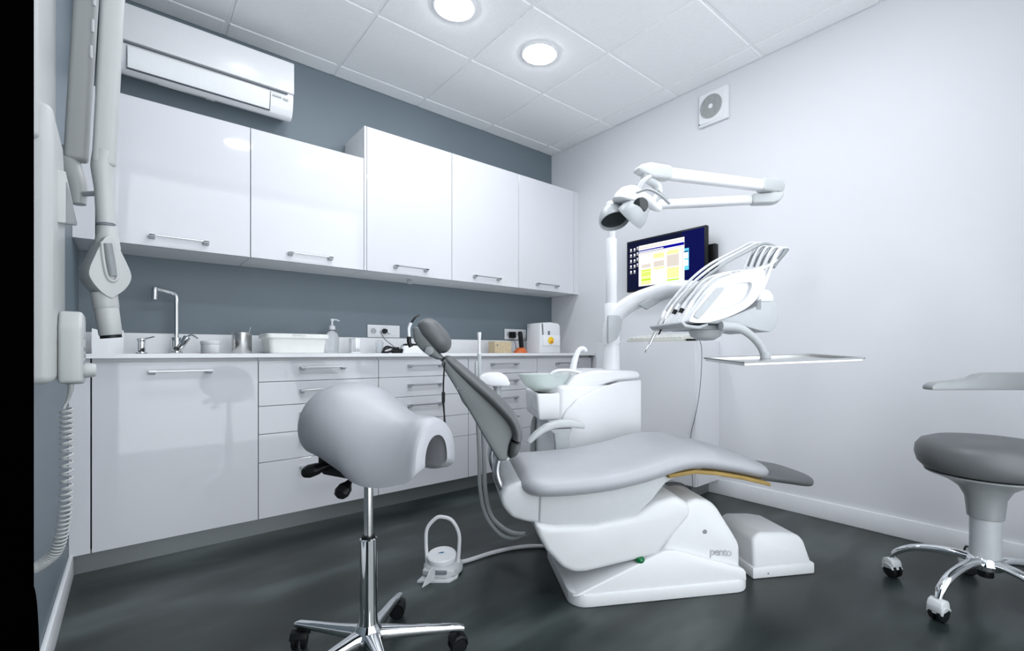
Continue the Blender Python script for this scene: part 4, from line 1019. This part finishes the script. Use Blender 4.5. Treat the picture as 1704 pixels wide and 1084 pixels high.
# ------------------------------------------------------------------ saddle stool
SX, SY = 0.537, 1.398
ST = thing('saddle_stool', 'grey saddle stool on a chrome five-star base in the foreground', 'stool', (SX, SY, 0))
FW = R(-63.7)
fm = Matrix.Rotation(FW, 4, 'Z')
stn = [(-0.178, 0.050, 0.730, 0.050), (-0.174, 0.085, 0.756, 0.080), (-0.160, 0.115, 0.790, 0.115), (-0.138, 0.140, 0.820, 0.145), (-0.110, 0.158, 0.843, 0.170), (-0.060, 0.168, 0.850, 0.185), (-0.010, 0.168, 0.838, 0.193),
       (0.040, 0.160, 0.812, 0.192), (0.090, 0.143, 0.785, 0.180), (0.135, 0.124, 0.768, 0.168), (0.175, 0.110, 0.762, 0.160), (0.210, 0.102, 0.762, 0.154), (0.232, 0.098, 0.757, 0.138), (0.243, 0.092, 0.747, 0.115)]
L4 = [catmull([Vector((s[0], s[1], 0)) for s in stn], 5), catmull([Vector((s[2], s[3], 0)) for s in stn], 5)]
rings_ = []
NA = 30
for i in range(len(L4[0])):
    l, w_ = L4[0][i].x, L4[0][i].y
    zs, h_ = L4[1][i].x, L4[1][i].y
    th = min(0.040, 0.45 * w_)
    fr_t = min(1.0, max(0.0, (l - 0.02) / 0.17))
    h_ *= 0.67 + 0.25 * fr_t
    w_ *= 0.94 + 0.06 * fr_t
    ring = []
    e_ = 2.15
    U0 = 0.62 - 0.47 * fr_t
    def pw(v, e): return math.copysign(abs(v) ** (2 / e), v)
    for k in range(NA + 1):
        a_ = -U0 + (PI + 2 * U0) * k / NA
        ring.append(fm @ Vector((l, w_ * pw(math.cos(a_), e_), zs - h_ + h_ * pw(math.sin(a_), e_))))
    for k in range(NA, -1, -1):
        a_ = -U0 * 0.55 + (PI + 1.1 * U0) * k / NA
        wi = w_ - th; hi = max(h_ - th * 0.9, 0.01)
        ring.append(fm @ Vector((l, wi * pw(math.cos(a_), e_), zs - h_ + hi * pw(math.sin(a_), e_))))
    rings_.append(ring)
MB().rings(rings_).build('saddle_seat', M_UPH, ST, True, 70)
MB().prism([(-0.14, -0.09), (0.02, -0.115), (0.10, -0.07), (0.17, -0.05), (0.17, 0.05), (0.10, 0.07), (0.02, 0.115), (-0.14, 0.09)], 0.660, 0.676, 'xy', 0.004, 2, mtx=fm).build('seat_pan', M_BLACK, ST)
mech = MB()
mech.prism([(-0.13, 0.60), (-0.11, 0.580), (0.045, 0.574), (0.10, 0.580), (0.14, 0.600), (0.15, 0.648), (-0.13, 0.648)], -0.07, 0.07, 'xz', 0.008, 2, mtx=fm)
mech.build('tilt_mechanism', M_BLACK, ST)
def paddle(p0, p1):
    m = MB()
    p0, p1 = Vector(p0), Vector(p1)
    d_ = (p1 - p0)
    m.tube([p0, p0 + d_ * 0.3, p0 + d_ * 0.5, p0 + d_ * 0.64, p0 + d_ * 0.82, p0 + d_ * 0.95, p1], [0.006, 0.0055, 0.012, 0.024, 0.027, 0.019, 0.004], 16, 6, flat=0.72)
    return m.build('lever', M_BLACK, ST)
paddle((-0.06, 0.02, 0.625), (-0.163, 0.085, 0.590))
paddle((-0.035, -0.02, 0.605), (-0.098, -0.028, 0.532))
MB().cyl((0, 0, 0.38), (0, 0, 0.60), 0.0135, seg=24).build('gas_piston', M_STEEL, ST)
MB().cyl((0, 0, 0.386), (0, 0, 0.395), 0.020, seg=24).build('column_ring', M_BLACK, ST)
MB().lathe([(0.034, 0.070), (0.030, 0.11), (0.0255, 0.15), (0.0245, 0.385), (0.022, 0.388)], 32).build('column', M_CHROME, ST)
hubm = MB().lathe([(0.030, 0.062), (0.046, 0.070), (0.050, 0.090), (0.044, 0.108), (0.032, 0.128), (0.026, 0.135)], 32)
hubm.build('hub', M_CHROME, ST)
def caster(parent, x, y, ang, hood, wheel, r=0.027, covered=False):
    ca = MB()
    m_ = Matrix.Translation((x, y, 0)) @ Matrix.Rotation(ang, 4, 'Z')
    ca.cyl(m_ @ Vector((0, 0, 0.045)), m_ @ Vector((0, 0, 0.074)), 0.008, seg=12)
    ca.prism([(-0.024, 0.030), (-0.020, 0.052), (-0.004, 0.060), (0.018, 0.056), (0.030, 0.040), (0.026, 0.036), (0.014, 0.046), (-0.004, 0.050), (-0.014, 0.046), (-0.018, 0.030)], -0.026, 0.026, 'xz', 0.003, 2, mtx=m_)
    if covered:
        ca.prism([(-0.026, 0.036), (-0.027, 0.058), (-0.020, 0.074), (0.0, 0.080), (0.020, 0.074), (0.027, 0.058), (0.026, 0.040), (0.014, 0.038), (-0.012, 0.034)], -0.0235, 0.0235, 'xz', 0.005, 2, mtx=m_)
    f_ = ca.build('caster', hood, parent)
    for s_ in (-1, 1):
        MB().lathe([(0.0, 0.0), (r - 0.006, 0.0), (r, 0.003), (r, 0.012), (r - 0.004, 0.016), (0.008, 0.017), (0.0, 0.017)], 26, m_ @ Vector((0.004, s_ * 0.005, r + 0.0003)), m_.to_3x3() @ Vector((0, s_, 0))).build('wheel', wheel, f_)
for k in range(5):
    a_ = R(47 + 72 * k)
    ca_, sa_ = math.cos(a_), math.sin(a_)
    lm = MB()
    prof = []
    for (r_, z_, w_, h_) in ((0.022, 0.098, 0.028, 0.022), (0.05, 0.097, 0.022, 0.020), (0.12, 0.090, 0.017, 0.016), (0.20, 0.083, 0.0145, 0.013), (0.268, 0.077, 0.013, 0.011), (0.284, 0.073, 0.010, 0.008)):
        rg = []
        for j in range(12):
            t_ = 2 * PI * j / 12
            yy = w_ * math.copysign(abs(math.cos(t_)) ** 0.6, math.cos(t_)); zz = h_ * math.copysign(abs(math.sin(t_)) ** 0.7, math.sin(t_))
            rg.append((ca_ * r_ - sa_ * yy, sa_ * r_ + ca_ * yy, z_ + zz))
        prof.append(rg)
    lm.rings(prof)
    leg = lm.build('leg', M_CHROME, ST)
    caster(leg, ca_ * 0.268, sa_ * 0.268, a_ + R(100 + 23 * k), M_BLACK, M_BLACK)

# ------------------------------------------------------------------ round stool at the right edge
QX, QY = 2.417, 0.242
Q = thing('round_stool', 'round grey padded stool with chrome legs and white casters at the right edge', 'stool', (QX, QY, 0))
MB().lathe([(0.0, 0.492), (0.15, 0.492), (0.182, 0.498), (0.201, 0.518), (0.210, 0.550), (0.207, 0.580), (0.190, 0.603), (0.155, 0.616), (0.09, 0.622), (0.0, 0.624)], 64).build('seat', M_UPHB, Q, True, 60)
MB().lathe([(0.048, 0.325), (0.053, 0.328), (0.056, 0.36), (0.060, 0.40), (0.078, 0.435), (0.115, 0.462), (0.155, 0.478), (0.178, 0.486), (0.180, 0.4915), (0.0, 0.4915)], 48).build('seat_cone', M_STOOLW, Q)
MB().lathe([(0.045, 0.17), (0.046, 0.20), (0.0455, 0.335)], 36).build('column', M_LGREY, Q)
MB().lathe([(0.03, 0.135), (0.052, 0.140), (0.058, 0.158), (0.050, 0.178), (0.042, 0.185)], 36).build('hub', M_CHROME, Q)
MB().cyl((0, 0, 0.105), (0, 0, 0.145), 0.024, seg=24, bev=0.004).build('piston_end', M_BLACK, Q)
for k in range(5):
    a_ = R(89 + 72 * k)
    ca_, sa_ = math.cos(a_), math.sin(a_)
    pts_ = [(0.03, 0.162), (0.09, 0.168), (0.16, 0.160), (0.225, 0.140), (0.272, 0.108), (0.288, 0.078)]
    lm = MB().tube([(ca_ * r_, sa_ * r_, z_) for r_, z_ in pts_], [0.022, 0.020, 0.0185, 0.0175, 0.016, 0.012], 16, 8, flat=0.75)
    leg = lm.build('leg', M_CHROME, Q)
    caster(leg, ca_ * 0.288, sa_ * 0.288, a_ + R(150 + 31 * k), M_FRAME, M_BLACK, 0.030, True)
# curved support rest held on a post beyond the edge of the photo
rest = MB()
am = Matrix.Rotation(R(-40.7), 4, 'Z')
rest.prism([(-0.214, 0.802), (-0.214, 0.818), (-0.195, 0.830), (-0.10, 0.838), (-0.06, 0.845), (-0.03, 0.860), (0.01, 0.866), (0.19, 0.868), (0.21, 0.860), (0.21, 0.802)], -0.02, 0.03, 'xz', 0.006, 2, mtx=am)
rs = rest.build('support_rest', M_STOOLW, Q)
MB().tube([am @ Vector((0.195, 0.01, 0.81)), am @ Vector((0.225, 0.01, 0.74)), am @ Vector((0.235, 0.005, 0.62)), am @ Vector((0.225, 0, 0.50)), am @ Vector((0.14, 0, 0.470))], 0.012, 12).build('rest_post', M_CHROME, rs)

# ------------------------------------------------------------------ foot control
FC = thing('foot_control', 'white foot control with a carrying hoop and a hose on the floor', 'foot pedal', (0.995, 1.775, 0), R(-40.7))
MB().prism([(-0.088, -0.075), (0.045, -0.075), (0.072, -0.035), (0.072, 0.0), (-0.07, 0.0)], 0.0, 0.010, 'xy', 0.003, 2).build('foot_plate', M_FRAME, FC)
MB().lathe([(0.082, 0.004), (0.084, 0.010), (0.082, 0.030), (0.074, 0.040), (0.06, 0.046)], 40, (0.0, 0.03, 0.004), sx=1.0, sy=0.95).prism([(-0.075, -0.035), (-0.02, -0.05), (0.06, -0.04), (0.072, 0.0), (-0.075, 0.0)], 0.012, 0.036, 'xy', 0.006, 2).build('housing', M_FRAME, FC)
MB().lathe([(0.060, 0.0), (0.062, 0.004), (0.062, 0.022), (0.058, 0.027), (0.0, 0.028)], 40, (-0.006, 0.03, 0.052), (0.0, -0.14, 0.99)).build('pressure_disc', M_PLAST, FC)
MB().box(-0.014, 0.004, -0.004, 0.0, 0.0, 0.001, mtx=Matrix.Translation((-0.006, 0.03, 0.0806)) @ Matrix.Rotation(R(8), 4, 'X')).box(-0.006, 0.010, 0.001, 0.005, 0.0, 0.001, mtx=Matrix.Translation((-0.006, 0.03, 0.0806)) @ Matrix.Rotation(R(8), 4, 'X')).build('maker_badge', M_BLUEINK, FC)
MB().prism([(-0.088, 0.012), (-0.020, 0.012), (-0.012, 0.040), (-0.020, 0.068), (-0.04, 0.062), (-0.078, 0.022)], -0.003, 0.003, 'xz', 0.001, 1, mtx=Matrix.Translation((-0.01, -0.055, 0)) @ Matrix.Rotation(R(62), 4, 'Z')).build('side_lever', M_FRAME, FC)
MB().box(-0.02, 0.03, -0.058, -0.045, 0.026, 0.040, 0.002, 1).build('slot', M_INK, FC)
MB().cyl((0.012, 0.085, 0.05), (0.012, 0.085, 0.085), 0.008, seg=14, bev=0.002).build('knob', M_BLACK, FC)
MB().tube([(-0.066, 0.02, 0.03), (-0.072, 0.02, 0.13), (-0.066, 0.02, 0.19), (-0.03, 0.02, 0.232), (0.0, 0.02, 0.238), (0.04, 0.02, 0.222), (0.068, 0.02, 0.17), (0.070, 0.02, 0.11), (0.064, 0.02, 0.03)], 0.0078, 12).build('hoop', M_PLAST, FC)
fh = MB().tube([(0.055, 0.07, 0.02), (0.10, 0.12, 0.010), (0.20, 0.20, 0.010), (0.32, 0.26, 0.010), (0.44, 0.27, 0.010), (0.58, 0.24, 0.012), (0.66, 0.19, 0.02)], 0.009, 12)
fh.build('hose', M_WHOSE, FC)
